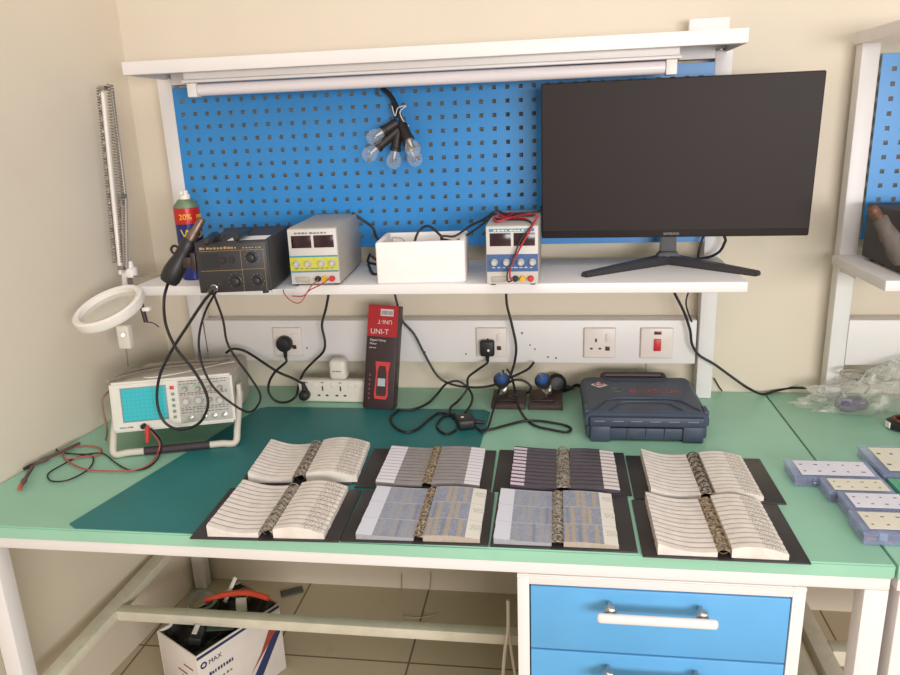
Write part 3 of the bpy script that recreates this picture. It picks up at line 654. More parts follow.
p = at(308, 399, y=-.127); plug((.484, -.1405, .027), .0155, 'small round black plug in the left end of the extension socket', dot=False, tail=(0, 0, 1))
pb = at(465, 424, z=.012); e = empty('power_plug', (.963, -.298, .0035), .3, 'black moulded plug with a white dot lying among cables on the bench', 'plug')
MB().box(-.024, .024, -.028, .028, 0, .028, .008, 3).build('plug_body', BLACK, e); MB().cyl((-.008, -.004, .0282), (-.008, -.004, .029), .0045).build('white_dot', LAMPW, e)
MB().cyl((.024, 0, .012), (.048, -.008, .009), .0065, .004).build('strain_relief', CABLE, e)
e = empty('power_plug', (1.192, -.040, .030), 0, 'round black plug lying behind the right soldering iron stand', 'plug')
MB().lathe([(.027, 0), (.029, .004), (.028, .022), (.019, .031), (.007, .033)], (0, .01, 0), (.15, -1, .25), 24).build('plug_body', BLACK, e)
MB().lathe([(.008, 0), (.006, .02), (.004, .03)], (.02, 0, -.008), (1, -.1, -.1), 14).build('strain_relief', CABLE, e)
G = 'black cables around the power sockets'
def zc(l, z=.0055): return [at(x, y, z=z) for x, y in l]
def yc(l, y): return [at(a, b, y=y) for a, b in l]
cable('power_cable', [V3(.411, -.082, .115)]+yc(((286, 362), (275, 372), (269, 383), (269, 393), (276, 401), (287, 402), (296, 396)), -.16)+yc(((299, 384), (304, 372)), -.13)+yc(((313, 362), (323, 352), (325, 342), (322, 325), (326, 308), (329, 292)), -.095)+[at(330, 285, y=-.07)], .0036, CABLE, 'black cable from the leftmost rail plug, looping down then up behind the shelf')
cable('power_cable', yc(((226, 353), (232, 349), (242, 350), (252, 355)), -.12)+yc(((264, 363), (278, 372), (292, 378), (303, 384), (307, 390)), -.14), .0038, CABLE, 'thick black cable from behind the oscilloscope to the extension socket')
cable('power_cable', yc(((394, 290), (397, 303), (402, 320), (414, 334), (424, 353), (436, 374), (448, 383), (467, 387), (490, 386), (514, 376), (528, 369), (534, 362)), -.085), .0034, CABLE, 'black cable hanging from behind the shelf right of the meter box')
cable('power_cable', zc(((398, 410), (414, 409), (428, 403), (438, 393)))+yc(((446, 384), (457, 381), (466, 386)), -.10)+zc(((472, 395), (471, 404), (465, 413)), .014), .0034, CABLE, 'black cable arching off the bench between meter box and loose plug')
cable('power_cable', zc(((399, 410), (391, 417), (394, 426), (405, 432), (417, 429), (429, 419), (439, 413), (449, 415), (455, 419)), .0064), .0034, CABLE, 'black cable curving forward over the teal mat to the loose plug')
cable('power_cable', [V3(1.003, -.082, .108)]+yc(((486, 364), (476, 371), (468, 378), (467, 389)), -.11)+zc(((459, 400), (451, 407), (450, 413), (456, 417)), .01), .0034, CABLE, 'black cable falling from the square rail plug with a white dot')
cable('power_cable', zc(((455, 414), (443, 417), (437, 424), (439, 430), (447, 434), (456, 430)), .0064), .0032, CABLE, 'small black cable loop lying at the left of the loose plug on the mat')
cable('iron_cable', zc(((477, 428), (483, 432), (488, 427)), .008)+[at(493, 411, z=.016), at(497, 396, y=-.15), at(501, 384, y=-.165), at(503, 376, y=-.17), at(503, 370, y=-.165)], .003, CABLE, 'black cable from the loose plug up to the left soldering iron')
cable('iron_cable', zc(((482, 430), (492, 429), (507, 425), (524, 421), (540, 421), (564, 425), (571, 429), (566, 432), (553, 430), (536, 426), (526, 419)))+[at(519, 408, z=.03), at(516, 396, y=-.14), at(512, 378, y=-.165), at(507, 369, y=-.165)], .0034, CABLE, 'black cable doubled back on the green worktop before the iron stands')
cable('power_cable', yc(((506, 288), (507, 305), (512, 325), (516, 345), (515, 360), (511, 374)), -.09)+yc(((506, 384), (514, 380), (524, 381), (531, 387), (527, 393), (515, 395)), -.055)+yc(((535, 391), (548, 390)), -.06), .0036, CABLE, 'black cable dropping from the shelf behind the two iron stands')
# ---------------------------------------------------------------- soldering irons in spring stands
def stand(ox, label, lab2, bx_, lean):
    e = empty('iron_stand', (ox, -.168, .001), 0, label, 'soldering iron stand', 'soldering iron stands at the bench back')
    M_ = Matrix.Translation((0, 0, .006)) @ Matrix.Rotation(.04, 4, 'X')
    m = MB().box(0, .092, 0, .105, .006, .009, .001, M=M_); m.box(0, .092, -.0, .003, -.006, .0058, .0005, M=M_).box(.0, .003, .0, .105, -.006, .0058, .0005, M=M_).box(.089, .092, .0, .105, -.006, .0058, .0005, M=M_)
    m.build('base_plate', mat('brown_stand_plate', (82, 62, 58), .5, .2, var=.12, scale=30), e)
    MB().box(.012, .07, .018, .042, .0162, .021, .003, M=None).build('sponge_tray', DKMETAL, e)
    MB().cyl((.048, .052, .0165), (.048, .052, .0205), .0035).build('rivet', BRASS, e)
    a = Vector((bx_, .07, .028)); b = Vector((bx_+lean, .004, .082)); ax = (b-a).normalized(); u = ax.orthogonal().normalized(); v = ax.cross(u)
    pts = []
    for k in range(90):
        t = k/89; an = t*2*PI*7; r = .011+.006*t; pts.append(a+ax*(b-a).length*t+(u*math.cos(an)+v*math.sin(an))*r)
    MB().tube(pts, .0011, 5, smooth=False).build('spring_holder', STEEL, e)
    MB().tube([(bx_, .08, .010), (bx_+.01, .075, .03), a+u*.011], .0016, 6).build('holder_post', STEEL, e)
    i0 = Vector((ox, -.168, .001))+a; e2 = empty('soldering_iron', i0, 0, lab2, 'soldering iron', 'soldering irons in spring stands')
    L = (b-a).length
    MB().lathe([(.001, -.005), (.0035, .008), (.0035, L-.012), (.006, L-.01)], (0, 0, 0), ax, 12).build('tip', STEEL, e2)
    MB().lathe([(.008, L-.0098), (.0215, L-.004), (.0225, L+.004), (.0185, L+.010)], (0, 0, 0), ax, 22).build('collar', BLACK, e2)
    MB().lathe([(.0155, L+.0102), (.0165, L+.016), (.0155, L+.024), (.011, L+.032), (.0085, L+.034)], (0, 0, 0), ax, 20).build('grip', BLUEL, e2)
    MB().lathe([(.0075, L+.0342), (.006, L+.044), (.004, L+.054)], (0, 0, 0), ax, 14).build('cable_sleeve', mat('blue_grey_sleeve', (96, 110, 140), .5), e2)
stand(1.018, 'left one of the two dark soldering iron stands, its plate edge over the mat corner', 'blue gripped soldering iron in the left spring stand', .026, .004)
stand(1.119, 'right one of the two dark soldering iron stands, nearer the tool case', 'blue gripped soldering iron in the right spring stand', .052, -.012)
# ---------------------------------------------------------------- tool case
e = empty('tool_case', (1.262, -.368, .001), .012, 'closed navy grey power tool case lying on the green worktop', 'tool case'); w, d, h = .292, .262, .074
m = MB()
m.box(.004, w-.004, .012, d-.006, .006, .036, .006, 3).box(.018, w-.018, .004, .02, .005, .034, .003)
for x in (.014, w-.062): m.box(x, x+.048, -.002, .02, .0, .04, .004)
for x in (.014, w-.062): m.box(x, x+.048, d-.03, d-.006, .0, .03, .004)
m.build('case_base', CASE, e)
m = MB(); m.prism([(0, .0365), (w, .0365), (w, .060), (w-.006, h-.006), (w-.018, h), (.018, h), (.006, h-.006), (0, .060)], .012, d, 'y', .003)
m.box(.012, w-.012, 0, .02, .038, .062, .004); m.build('case_lid', CASE, e)
for k in range(7):
    x = .016+k*(w-.032)/6.0; bx('rib', CASE, e, x-.0015, x+.0015, .0005, .0045, .008, .036)
for k in range(6):
    x = .022+k*.0435; bx('hinge_clip', mat('scuffed_case_edge', (120, 128, 142), .5), e, x, x+.026, -.0015, .0, .052, .0545, .0006)
rg = MB()
rg.tube([(.02, .022, h+.0005), (.055, .085, h+.0012), (.09, .1, h+.0012), (w-.09, .1, h+.0012), (w-.055, .085, h+.0012), (w-.02, .022, h+.0005)], .0022, 6, smooth=False)
rg.build('lid_ridge', CASE, e)
rg = MB(); rg.tube([(.06, .02, h+.0005), (.085, .065, h+.001), (.11, .075, h+.001), (w-.11, .075, h+.001), (w-.085, .065, h+.001), (w-.06, .02, h+.0005)], .0022, 6, smooth=False); rg.build('lid_ridge', CASE, e)
rg = MB(); rg.tube([(.06, d-.008, h+.0005), (.085, d-.03, h+.001), (w-.085, d-.03, h+.001), (w-.06, d-.008, h+.0005)], .0022, 6, smooth=False); rg.build('lid_ridge', CASE, e)
for x in (.0, w-.012): bx('latch', CASE, e, x, x+.012, .02, .06, h-.016, h-.001, .002)
TOP = lambda x, y, z=h+.0003: Matrix.Translation((x, y, z))
MB().text('BOSCH', .040, TOP(.118, .145) @ Matrix.Diagonal((1, .8, 1, 1)), .0004).build('lettering', mat('case_red_print', (168, 72, 62), .6, var=.12, scale=60), e, smooth=False)
GR_ = mat('case_green_print', (92, 116, 104), .6)
MB().torus((.088, .160, h+.0006), (0, 0, 1), .0135, .0010, 24, 5).build('round_logo', GR_, e)
bx('logo_bar', GR_, e, .080, .096, .1585, .1615, h, h+.0008); bx('logo_bar', GR_, e, .080, .0825, .153, .167, h, h+.0008); bx('logo_bar', GR_, e, .0935, .096, .153, .167, h, h+.0008)
MB().prism([(.025, .20), (.045, .178), (.068, .196), (.046, .222)], h, h+.0006, 'z').build('sticker', WPRINT, e, smooth=False)
MB().torus((.0455, .20, h+.0009), (0, 0, 1), .0105, .0018, 20, 5).build('sticker_ring', mat('sticker_red', (176, 60, 70), .6), e)
MB().tube([(.062, d-.004, .060), (.064, d+.014, .072), (.080, d+.018, .074), (.205, d+.018, .074), (.221, d+.014, .072), (.223, d-.004, .060)], .0085, 12, sub=5).build('carry_handle', mat('dark_handle', (66, 52, 54), .5), e)
cable('power_cable', [(1.215, -.05, .012), (1.235, -.03, .014), (1.25, -.02, .02), (1.268, -.01, .012), (1.28, -.03, .006)], .0045, CABLE, 'short black cable end between the round plug and the tool case')
# ---------------------------------------------------------------- oscilloscope
ZS = .066
e = empty('oscilloscope', (.139, -.532, ZS), .307, 'beige oscilloscope with a cyan screen propped up on its cream handle', 'oscilloscope', rx=0)
e.rotation_euler = (math.radians(-9.2), 0, .307)
w, d, h = .286, .36, .122
m = MB().box(.004, w-.004, .022, d, .004, h-.003, .006, 3); m.build('casing', SCOPE, e)
m = MB().prism([(0, 0), (w, 0), (w, h), (0, h)], 0, .0215, 'y', .005); m.build('front_bezel', SCOPEF, e)
bx('screen_frame', mat('scope_screen_frame', (122, 150, 146), .5), e, .025, .131, -.0015, -.0001, .024, .108, .001)
m = MB().quad([(.028, -.0019, .027), (.128, -.0019, .027), (.128, -.0019, .105), (.028, -.0019, .105)]); m.build('screen', SCRN, e, smooth=False)
bx('control_panel', SCOPEP, e, .158, w-.006, -.0012, -.0001, .010, h-.008, .0008)
bx('power_button', RED, e, .1405, .1495, -.005, -.0001, .096, .104, .001)
for k in range(5): bx('push_button', mat('green_grey_button', (120, 146, 126), .5), e, .142, .149, -.0035, -.0001, .024+k*.0142, .0305+k*.0142, .0008)
rr = random.Random(12)
for x, z, r in ((.176, .064, .0105), (.206, .064, .0105), (.256, .060, .0095), (.176, .094, .006), (.206, .092, .0065), (.232, .092, .006), (.257, .090, .0065), (.232, .064, .005)):
    MB().lathe([(r, 0), (r, .005), (r*.8, .007), (r*.72, .015), (r*.6, .016)], (x, -.0012, z), (0, -1, 0), 18).build('knob', KNOB if r > .009 else PSUG, e)
for x in (.182, .214, .238, .262): MB().lathe([(.0062, 0), (.0062, .003), (.0042, .0035), (.0042, .011), (.0022, .0112)], (x, -.0012, .022), (0, -1, 0), 16).build('probe_connector', STEEL, e)
for k in range(7): marks(.162, .276, (.112, .105, .082, .078, .046, .041, .034)[k], 13, .0022, k, -.0018, -.0012).build('printed_scale', PRINT, e, smooth=False)
for k in range(2): bx('green_panel', mat('scope_green_print', (150, 176, 150), .6), e, .164+k*.03, .184+k*.03, -.0016, -.0012, .099, .104)
marks(.016, .048, .010, 7, .004, 44, -.0010, -.0002).build('printed_title', PRINT, e, smooth=False)
# handle: side arms pivoted on the casing, swung down to the bench
Ml = Matrix.LocRotScale(e.location, e.rotation_euler, None); Mi = Ml.inverted()
pL, pR = Vector((-.006, .075, .062)), Vector((w+.006, .075, .062))
fL, fR = Mi @ at(113, 454, z=.011), Mi @ at(237, 442, z=.011)
m = MB(); m.tube([pL, Mi @ (Ml @ pL*.25+at(113, 454, z=.011)*.75+V3(0, 0, .006)), fL+V3(.004, 0, 0), fL+(fR-fL)*.12, fL+(fR-fL)*.25], .0085, 12, sub=6); m.build('handle_arm', HANDLE, e)
m = MB(); m.tube([pR, Mi @ (Ml @ pR*.25+at(237, 442, z=.011)*.75+V3(0, 0, .006)), fR-V3(.004, 0, 0), fR-(fR-fL)*.12, fR-(fR-fL)*.22], .0085, 12, sub=6); m.build('handle_arm', HANDLE, e)
MB().tube([fL+(fR-fL)*.25, fL+(fR-fL)*.78], .0098, 14, smooth=False).build('handle_grip', GRIP, e)
for p, s in ((pL, 1), (pR, -1)): MB().box(p.x-.006, p.x+.006, p.y-.016, p.y+.016, p.z-.022, p.z+.022, .004).build('handle_pivot', HANDLE, e)
bx('rear_foot', BLACK, e, .02, w-.02, d+.0005, d+.02, .0, h-.01, .004)
T = lambda x, y, z=h+.006: Ml @ Vector((x, y, z))
cable('probe_cable', [T(.0, .03, h+.002), T(.02, .12, h+.008), T(.08, .2, h+.009), T(.15, .22, h+.009), T(.22, .21, h+.008), T(.25, .24, h+.006)], .0045, GWIRE, 'grey cable bundle lying across the oscilloscope top, rear strand')
cable('probe_cable', [T(-.004, .02, h+.004), T(.03, .09, h+.006), T(.09, .16, h+.006), T(.17, .17, h+.006), T(.23, .17, h+.006)], .0035, GWIRE, 'grey cable on the oscilloscope top, front strand of the bundle')
cable('white_wire', [T(.075, .035, h+.0035), T(.1, .02, h+.0035), T(.16, .06, h+.0035), T(.22, .14, h+.0035), T(.27, .19, h+.0035)], .0013, PAPER, 'thin white wire lying along the oscilloscope top', 'wire')
cable('probe_cable', [T(-.008, .14, .10), at(104, 396, y=-.46), at(103, 410, y=-.47), at(107, 428, y=-.47), at(106, 440, z=.006)], .0028, mat('brown_cable', (150, 116, 100), .6), 'brownish cable hanging down the left side of the oscilloscope')
# test probes
pc = Ml @ Vector((.083, -.012, .008))
cable('test_lead', [pc]+[at(159, 442, z=.035), at(158, 452, z=.012)]+zc(((150, 464), (134, 470), (108, 471), (85, 469), (69, 462), (63, 454), (72, 447), (90, 446), (101, 449), (97, 455), (80, 457), (66, 460)), .006), .0021, PINKR, 'red test lead looping from the oscilloscope to the probes', 'test lead')
cable('test_lead', [pc+V3(.006, 0, 0), at(161, 442, z=.03)]+zc(((158, 458), (146, 468), (130, 470), (116, 463), (106, 455), (98, 453), (80, 456), (62, 465), (48, 474), (52, 481), (68, 480), (86, 471), (93, 462), (91, 455), (76, 454), (60, 452), (55, 447)), .0045), .0018, CABLE, 'black test lead looping on the green worktop at the left wall', 'test lead')
MB().lathe([(.0055, 0), (.0055, .018), (.0035, .03)], (0, 0, 0), (.25, -.25, -1), 12)
pr_ = empty('probe_plug', pc, 0, 'red plug end pushed into the lower front of the oscilloscope', 'plug')
MB().lathe([(.0052, -.006), (.0058, .01), (.0035, .034)], (0, -.004, 0), (.16, -.55, -.9), 12).build('plug_body', RED, pr_)
MB().lathe([(.006, 0), (.006, .01)], (-.012, .006, .004), (0, -1, 0), 12).build('black_socket', BLACK, pr_)
def probe(a, b, body, tip, label):
    e = empty('test_probe', a, 0, label, 'test probe'); dv = b-a; L = dv.length
    MB().lathe([(.003, 0), (.0045, .006), (.0042, L*.55), (.0062, L*.62), (.0062, L*.7), (.0045, L*.74), (.0045, L*.86)], (0, 0, 0), dv, 14).build('probe_grip', body, e)
    MB().lathe([(.0046, L*.86), (.005, L*.88), (.004, L)], (0, 0, 0), dv, 12).build('tip_cap', tip, e)
BR_ = mat('brown_probe_plastic', (104, 84, 80), .5, var=.1)
probe(at(80, 443, z=.009), at(24, 469, z=.009), BR_, DKMETAL, 'brown test probe lying along the left wall, pointing to the bench front')
probe(at(33, 466, z=.02), at(19, 489, z=.008), BR_, mat('orange_red_cap', (196, 88, 68), .5), 'short test probe with an orange red tip cap near the left wall')
# ---------------------------------------------------------------- magnifier lamp
base = V3(.075, -.25, .3965)
e = empty('magnifier_lamp', base, 0, 'white spring arm magnifier lamp clamped at the left end of the shelf', 'magnifier lamp')
q = lambda px, py, y=-.25: at(px, py, y=y)-base
MB().lathe([(.016, -.002), (.016, .02), (.009, .024), (.007, .04)], (0, 0, 0), (0, 0, 1), 18).build('base_pivot', LAMPW, e)
MB().box(-.012, .085, -.012, .012, -.03, -.0255, .001).box(-.012, -.007, -.012, .012, -.0255, .0, .001).box(-.012, .085, -.012, .012, -.0015, .003, .001).build('clamp', STEEL, e)
MB().tube([q(103, 92), q(121, 274)], .0058, 8, smooth=False).build('arm', LAMPW, e)
MB().tube([q(112, 90, -.262), q(126, 200, -.262), q(127, 268, -.262)], .004, 8, smooth=False).build('arm', mat('grey_arm', (168, 158, 148), .4, .3), e)
def spring(a, b, r, n, nm='spring'):
    ax = (b-a).normalized(); u = ax.orthogonal().normalized(); v = ax.cross(u); P = []
    for k in range(n*9+1):
        t = k/(n*9); an = 2*PI*k/9; P.append(a+(b-a)*t+(u*math.cos(an)+v*math.sin(an))*r)
    MB().tube(P, .0017, 4, smooth=False).build(nm, SPRING, e)
spring(q(99, 88), q(115, 262), .0056, 64); spring(q(110, 84, -.268), q(121, 205, -.268), .0072, 42)
spring(q(119, 196), q(121, 262), .0036, 26); spring(q(124, 200, -.258), q(126, 262, -.258), .0036, 24)
for px, py in ((103, 88), (122, 268), (122, 196)): MB().cyl(q(px-3, py, -.256), q(px+3, py, -.268), .006).build('joint_knob', STEEL, e)
rc = at(109, 308, y=-.45)-base; dr = (at(109, 308, y=-.45)-CAM).normalized(); rx_ = dr.cross(Vector((0, 0, 1))).normalized(); ux_ = rx_.cross(dr); nr = (-.38*dr+.925*(-.37*rx_+.93*ux_)).normalized()
MB().lathe([(.071, -.013), (.083, -.013), (.086, -.006), (.086, .009), (.080, .012), (.071, .009), (.071, -.013)], rc, nr, 56, cap=False).build('magnifier_ring', LAMPW, e)
MB().lathe([(.0695, -.002), (.045, .003), (.02, .0055), (.0001, .006)], rc, nr, 48, cap=False).build('magnifier_lens', LENS, e)
MB().tube([q(124, 272), q(125, 284, -.3), q(127, 291, -.36)], .0065, 10).build('ring_bracket', LAMPW, e)
MB().cyl(q(140, 300, -.44), q(146, 322, -.44), .0055).build('tilt_knob', DKMETAL, e)
MB().box(-.008, .012, -.008, .008, -.005, .005, .003, M=Matrix.Translation(q(146, 309, -.44))).build('tilt_joint', LAMPW, e)
MB().tube([q(146, 322, -.44), q(153, 323, -.44), q(159, 327, -.44)], .0014, 6).build('hanging_wire', DKMETAL, e)
MB().box(-.018, .016, -.012, .012, -.032, .030, .004, M=Matrix.Translation(q(126, 336, -.35))).build('inline_switch', CREAM, e)
MB().cyl(q(123, 335, -.3625), q(123, 335, -.37), .0045).build('switch_knob', STEEL, e)
MB().tube([q(127, 318, -.345), q(128, 304, -.34), q(127, 290, -.3)], .002, 6).build('cord', GWIRE, e)
MB().tube([q(126, 347, -.35), q(127, 356, -.33), q(128, 366, -.3)], .0018, 6).build('cord', GWIRE, e)
# ---------------------------------------------------------------- festoon bulbs on the panel
hb0 = at(384, 92, y=-.075)
e = empty('festoon_bulbs', hb0, 0, 'bunch of five clear bulbs in black holders hung on the blue perforated panel', 'string lights')
q = lambda px, py, y: at(px, py, y=y)-hb0
MB().tube([q(376, 89, -.064), q(378, 95, -.075), q(382, 96, -.08)], .002, 6).build('panel_hook', STEEL, e)
MB().tube([q(382, 88, -.085), q(390, 95, -.09), q(396, 105, -.095), q(400, 116, -.1), q(402, 126, -.1)], .006, 10).build('cable', CABLE, e)
MB().tube([q(385, 90, -.08), q(392, 99, -.083), q(394, 108, -.088), q(396, 118, -.09)], .005, 10).build('cable', CABLE, e)
MB().tube([q(392, 106, -.10), q(395, 116, -.104), q(398, 108, -.108), q(406, 106, -.106), q(400, 112, -.11), q(404, 122, -.11), q(409, 126, -.108)], .0012, 5).build('white_tie', LAMPW, e)
for (hx, hy, h_), (bx0, by0, b_), tw in (((398, 122, -.105), (376, 136, -.125), 1), ((400, 128, -.1), (371, 153, -.115), 1), ((399, 128, -.1), (394, 159, -.1), 1), ((402, 124, -.11), (412, 147, -.145), 1), ((401, 126, -.1), (414, 157, -.105), 1)):
    a, b = q(hx, hy, h_), q(bx0, by0, b_); ax = (b-a).normalized(); L = (b-a).length
    hd = MB().lathe([(.009, 0), (.0125, .004), (.0125, max(.02, L-.030)), (.0145, max(.022, L-.028)), (.0145, max(.026, L-.021))], a, ax, 18).build('lamp_holder', mat('black_lamp_holder', (46, 36, 34), .5), e)
    s0 = a+ax*(max(.026, L-.021))
    MB().lathe([(.0105, 0), (.012, .006), (.0185, .016), (.0205, .026), (.0175, .038), (.010, .045), (.0005, .047)], s0, ax, 24).build('bulb', GLASS, hd)
    MB().lathe([(.004, 0), (.003, .01), (.0012, .022)], s0, ax, 8).build('filament_support', LAMPW, hd)
    u = ax.orthogonal().normalized(); v = ax.cross(u)
    MB().tube([s0+ax*.02+u*.007, s0+ax*.03+u*.006+v*.004, s0+ax*.03-u*.006+v*.004, s0+ax*.02-u*.007, s0+ax*.03-v*.006, s0+ax*.02+u*.005-v*.004], .0007, 4).build('filament', BRASS, hd)
# ---------------------------------------------------------------- monitor cables
cable('monitor_cable', [(1.50, -.13, .52)]+yc(((702, 232), (702, 240), (699, 250), (698, 257)), -.09)+[at(699, 259, z=.4005)], .003, CABLE, 'black cable falling straight behind the monitor right half')
cable('monitor_cable', [(1.56, -.12, .52)]+yc(((724, 236), (724, 244), (719, 252), (709, 257), (696, 259)), -.095)+[at(683, 259, z=.4), at(660, 258, z=.4)], .0036, CABLE, 'black cable curving from the monitor back to the shelf')
cable('monitor_cable', yc(((672, 288), (677, 298), (684, 312), (690, 330), (692, 344), (699, 355), (714, 364), (732, 377), (748, 388)), -.085)+[at(762, 394, z=.006), at(775, 391, z=.006), at(790, 388, z=.012), at(806, 388, z=.03)], .0036, CABLE, 'black cable from under the shelf running right into the clear plastic bag')
cable('monitor_cable', yc(((689, 290), (686, 302), (688, 312), (692, 322)), -.065), .0022, CABLE, 'thin black cable end beside the right post below the shelf')
cable('thin_cable', yc(((714, 378), (718, 385), (722, 391)), -.01), .002, CABLE, 'tiny black cable end at the wall right of the hutch post')
cable('thin_cable', yc(((203, 322), (205, 335), (208, 352)), -.12), .0012, CABLE, 'thin dark wire hanging behind the oscilloscope beside the rail left end')
cable('thin_cable', yc(((646, 363), (646, 377)), -.05), .0018, GWIRE, 'short grey wire showing under the rail behind the tool case')
# ---------------------------------------------------------------- parts organizers
def organizer(x0, x1, y0, y1, h, z, paper, label, seed, cols=5, body=CLEAR, rz=0.0):
    e = empty('parts_organizer', (x0, y0, z), rz, label, 'parts box', 'clear plastic parts boxes on the benches'); w, d = x1-x0, y1-y0; t = .0018
    m = MB().box(0, w, 0, d, 0, t).box(0, w, 0, t, t, h*.72).box(0, w, d-t, d, t, h*.72).box(0, t, t, d-t, t, h*.72).box(w-t, w, t, d-t, t, h*.72)
    for k in range(1, cols): x = w*k/cols; m.box(x-.0006, x+.0006, t, d-t, t, h*.66)
    m.box(t, w-t, d/2-.0006, d/2+.0006, t, h*.66); m.build('tray', body, e)
    m = MB().box(-.0015, w+.0015, -.0015, d+.0015, h-.002, h, .0008).box(-.0015, w+.0015, -.0015, .0005, h*.74, h-.002).box(-.0015, w+.0015, d-.0005, d+.0015, h*.74, h-.002).box(-.0015, .0005, .0006, d-.0006, h*.74, h-.002).box(w-.0005, w+.0015, .0006, d-.0006, h*.74, h-.002)
    m.build('lid', body, e)
    bx('label_card', paper, e, w*.09, w*.95, d*.12, d*.93, h+.0002, h+.0009)
    rr = random.Random(seed)
    for r_ in range(2):
        for k in range(cols):
            X_ = w*(k+.5)/cols*.86+w*.09*.9; Y_ = d*(.3+.38*r_)
            bx('printed_mark', PRINT, e, X_-w*.028, X_+w*.028*rr.random(), Y_, Y_+d*.045, h+.0009, h+.0012)
            if r_ == 0 or k % 2: bx('loose_parts', (COPPER, DKMETAL, DKBLUE, STEEL)[rr.randrange(4)], e, w*k/cols+.004, w*(k+1)/cols-.004, d*(.06+.5*r_), d*(.42+.5*r_), t, h*(.2+.3*rr.random()), .002)
    for x in (w*.25, w*.75): bx('latch', body, e, x-.007, x+.007, -.004, -.0016, h*.4, h*.95, .001)
    return e
LC = mat('ivory_label_card', (232, 224, 206), .8, var=.03); LW = mat('lilac_white_label_card', (230, 226, 236), .8, var=.03)
organizer(1.686, 1.851, -0.571, -0.490, 0.022, .0012, LW, 'wide clear parts box with ten marks on its white card, nearest the sample books', 1)
organizer(1.731, 1.851, -0.636, -0.577, 0.024, .0012, LC, 'clear parts box with an ivory card, second in the row from the bench back', 2, 4)
organizer(1.744, 1.858, -0.710, -0.641, 0.026, .0012, LW, 'clear parts box with a pale lilac card, third in the row from the bench back', 3, 4)
organizer(1.738, 1.858, -0.790, -0.716, 0.027, .0012, LC, 'clear parts box with an ivory card, nearest the bench front edge at right', 4, 4)
organizer(1.864, 2.046, -0.553, -0.413, 0.024, .0012, LC, 'large blue edged clear parts box at the right frame edge', 5, 6)
organizer(1.868, 2.016, -0.643, -0.562, 0.019, .0012, mat('green_label_card', (120, 190, 160), .7), 'greenish parts box just showing at the right frame edge', 6, 4, glassy('green_clear_plastic', (110, 200, 165), .5, .15))
# ---------------------------------------------------------------- bag and gadget
def bagf(u, v):
    th = u*2*PI; ph = v*PI*.5; R = .5+.5*math.sin(PI*.5)
    x = math.cos(th)*math.cos(ph); y = math.sin(th)*math.cos(ph); z = math.sin(ph)
    n = noise.noise(Vector((x*3.2, y*3.2, z*3.2))*1.3); n2 = abs(noise.noise(Vector((x*7+3, y*7, z*7)))); n3 = abs(noise.noise(Vector((x*16, y*16+5, z*16))))
    s = 1+.28*n-.22*n2-.10*n3
    sx = .24 if x > 0 else .25
    ta = 1-.3*max(0, -x)**2
    return Vector((x*sx*s, y*.085*s*ta, max(.0008, z*(.128*(1-.62*max(0, -x)**1.2))*s)))
m = MB(); m.grid(bagf, 72, 30)
o = m.build('plastic_bag', BAG, ang=22); o.location = (2.06, -.108, .0005); tag(o, 'crumpled clear plastic bag lying on the right bench against the wall', 'bag')
o = MB().box(-.04, .035, -.022, .02, 0, .032, .012, 3).build('bagged_part', DKBLUE); o.location = (1.955, -.125, .0015); o.rotation_euler = (0, 0, .2); tag(o, 'blue violet plastic part lying inside the clear plastic bag', 'component')
cable('bagged_cable', [(1.99, -.11, .04), (2.0, -.1, .06), at(841, 373, y=-.1), at(852, 370, y=-.1), at(866, 374, y=-.1), (2.16, -.12, .03), (2.1, -.13, .006)], .003, GWIRE, 'grey cable curled up inside the clear plastic bag')
e = empty('small_speaker_coil', (2.03, -.245, .001), .2, 'small dark red and black coil part at the right frame edge', 'component')
MB().lathe([(.030, 0), (.038, .004), (.038, .014), (.028, .02)], (0, 0, 0), (0, 0, 1), 28).build('coil_body', BLACK, e)
MB().torus((0, 0, .021), (0, 0, 1), .022, .005, 28, 8).build('winding', COPPER, e)
MB().cyl((-.008, 0, .014), (-.008, 0, .032), .006).build('stud', BLACK, e)
bx('white_tag', PAPER, e, -.041, -.0385, -.008, .008, .004, .018)
# ---------------------------------------------------------------- bench and hutch on the right
B2 = 1.7712
w2 = empty('workbench', (B2, 0, -.7), 0, 'second white workbench with green top, cut off by the right frame edge', 'workbench')
def wb2(name, m, x0, x1, y0, y1, z0, z1, bev=0): return MB().box(x0, x1, y0, y1, z0+.7, z1+.7, bev).build(name, m, w2)
wb2('worktop', GREEN, 0, 1.77, BY, -.003, -.028, 0, .003)
wb2('top_frame', WHITE, .004, 1.766, BY+.004, -.02, -.052, -.0285, .0015)
for x0, y0 in ((.010, BY+.004), (1.72, BY+.004), (.010, -.06), (1.72, -.06)): wb2('leg', WHITE, x0, x0+.04, y0, y0+.04, -.7, -.0525, .002)
for x0 in (.010, 1.72): wb2('side_rail', FLOORW, x0, x0+.04, BY+.045, -.061, -.478, -.438, .002)
wb2('stretcher', FLOORW, .051, 1.719, -.52, -.48, -.478, -.438, .002)
X2 = 1.909
h2, hb2 = hutch(X2, X2+1.5, X2-.019, X2+1.5, -.384, 'second hutch with shelf and blue perforated panel at the right frame edge')
c2 = MB(); c2.box(-.004, 1.5, -.268+Y, -.2655+Y, .896, .9262, .001).box(-.004, 1.5, -.2655+Y, -.02+Y, .9235, .9262).box(-.004, -.0015, -.2655+Y, -.02+Y, .9, .9235)
c2.build('canopy', WHITE, h2)
pegboard(h2, X2+.0465, X2+.8, .4357, .8725, X2+.076, .635, .034, X2)
r2 = empty('socket_rail', (X2+.042, -.06, .1), 0, 'white trunking under the shelf of the second hutch at right', 'socket rail')
bx('trunking', WHITE, r2, 0, 1.4, 0, .055, 0, .123, .002)
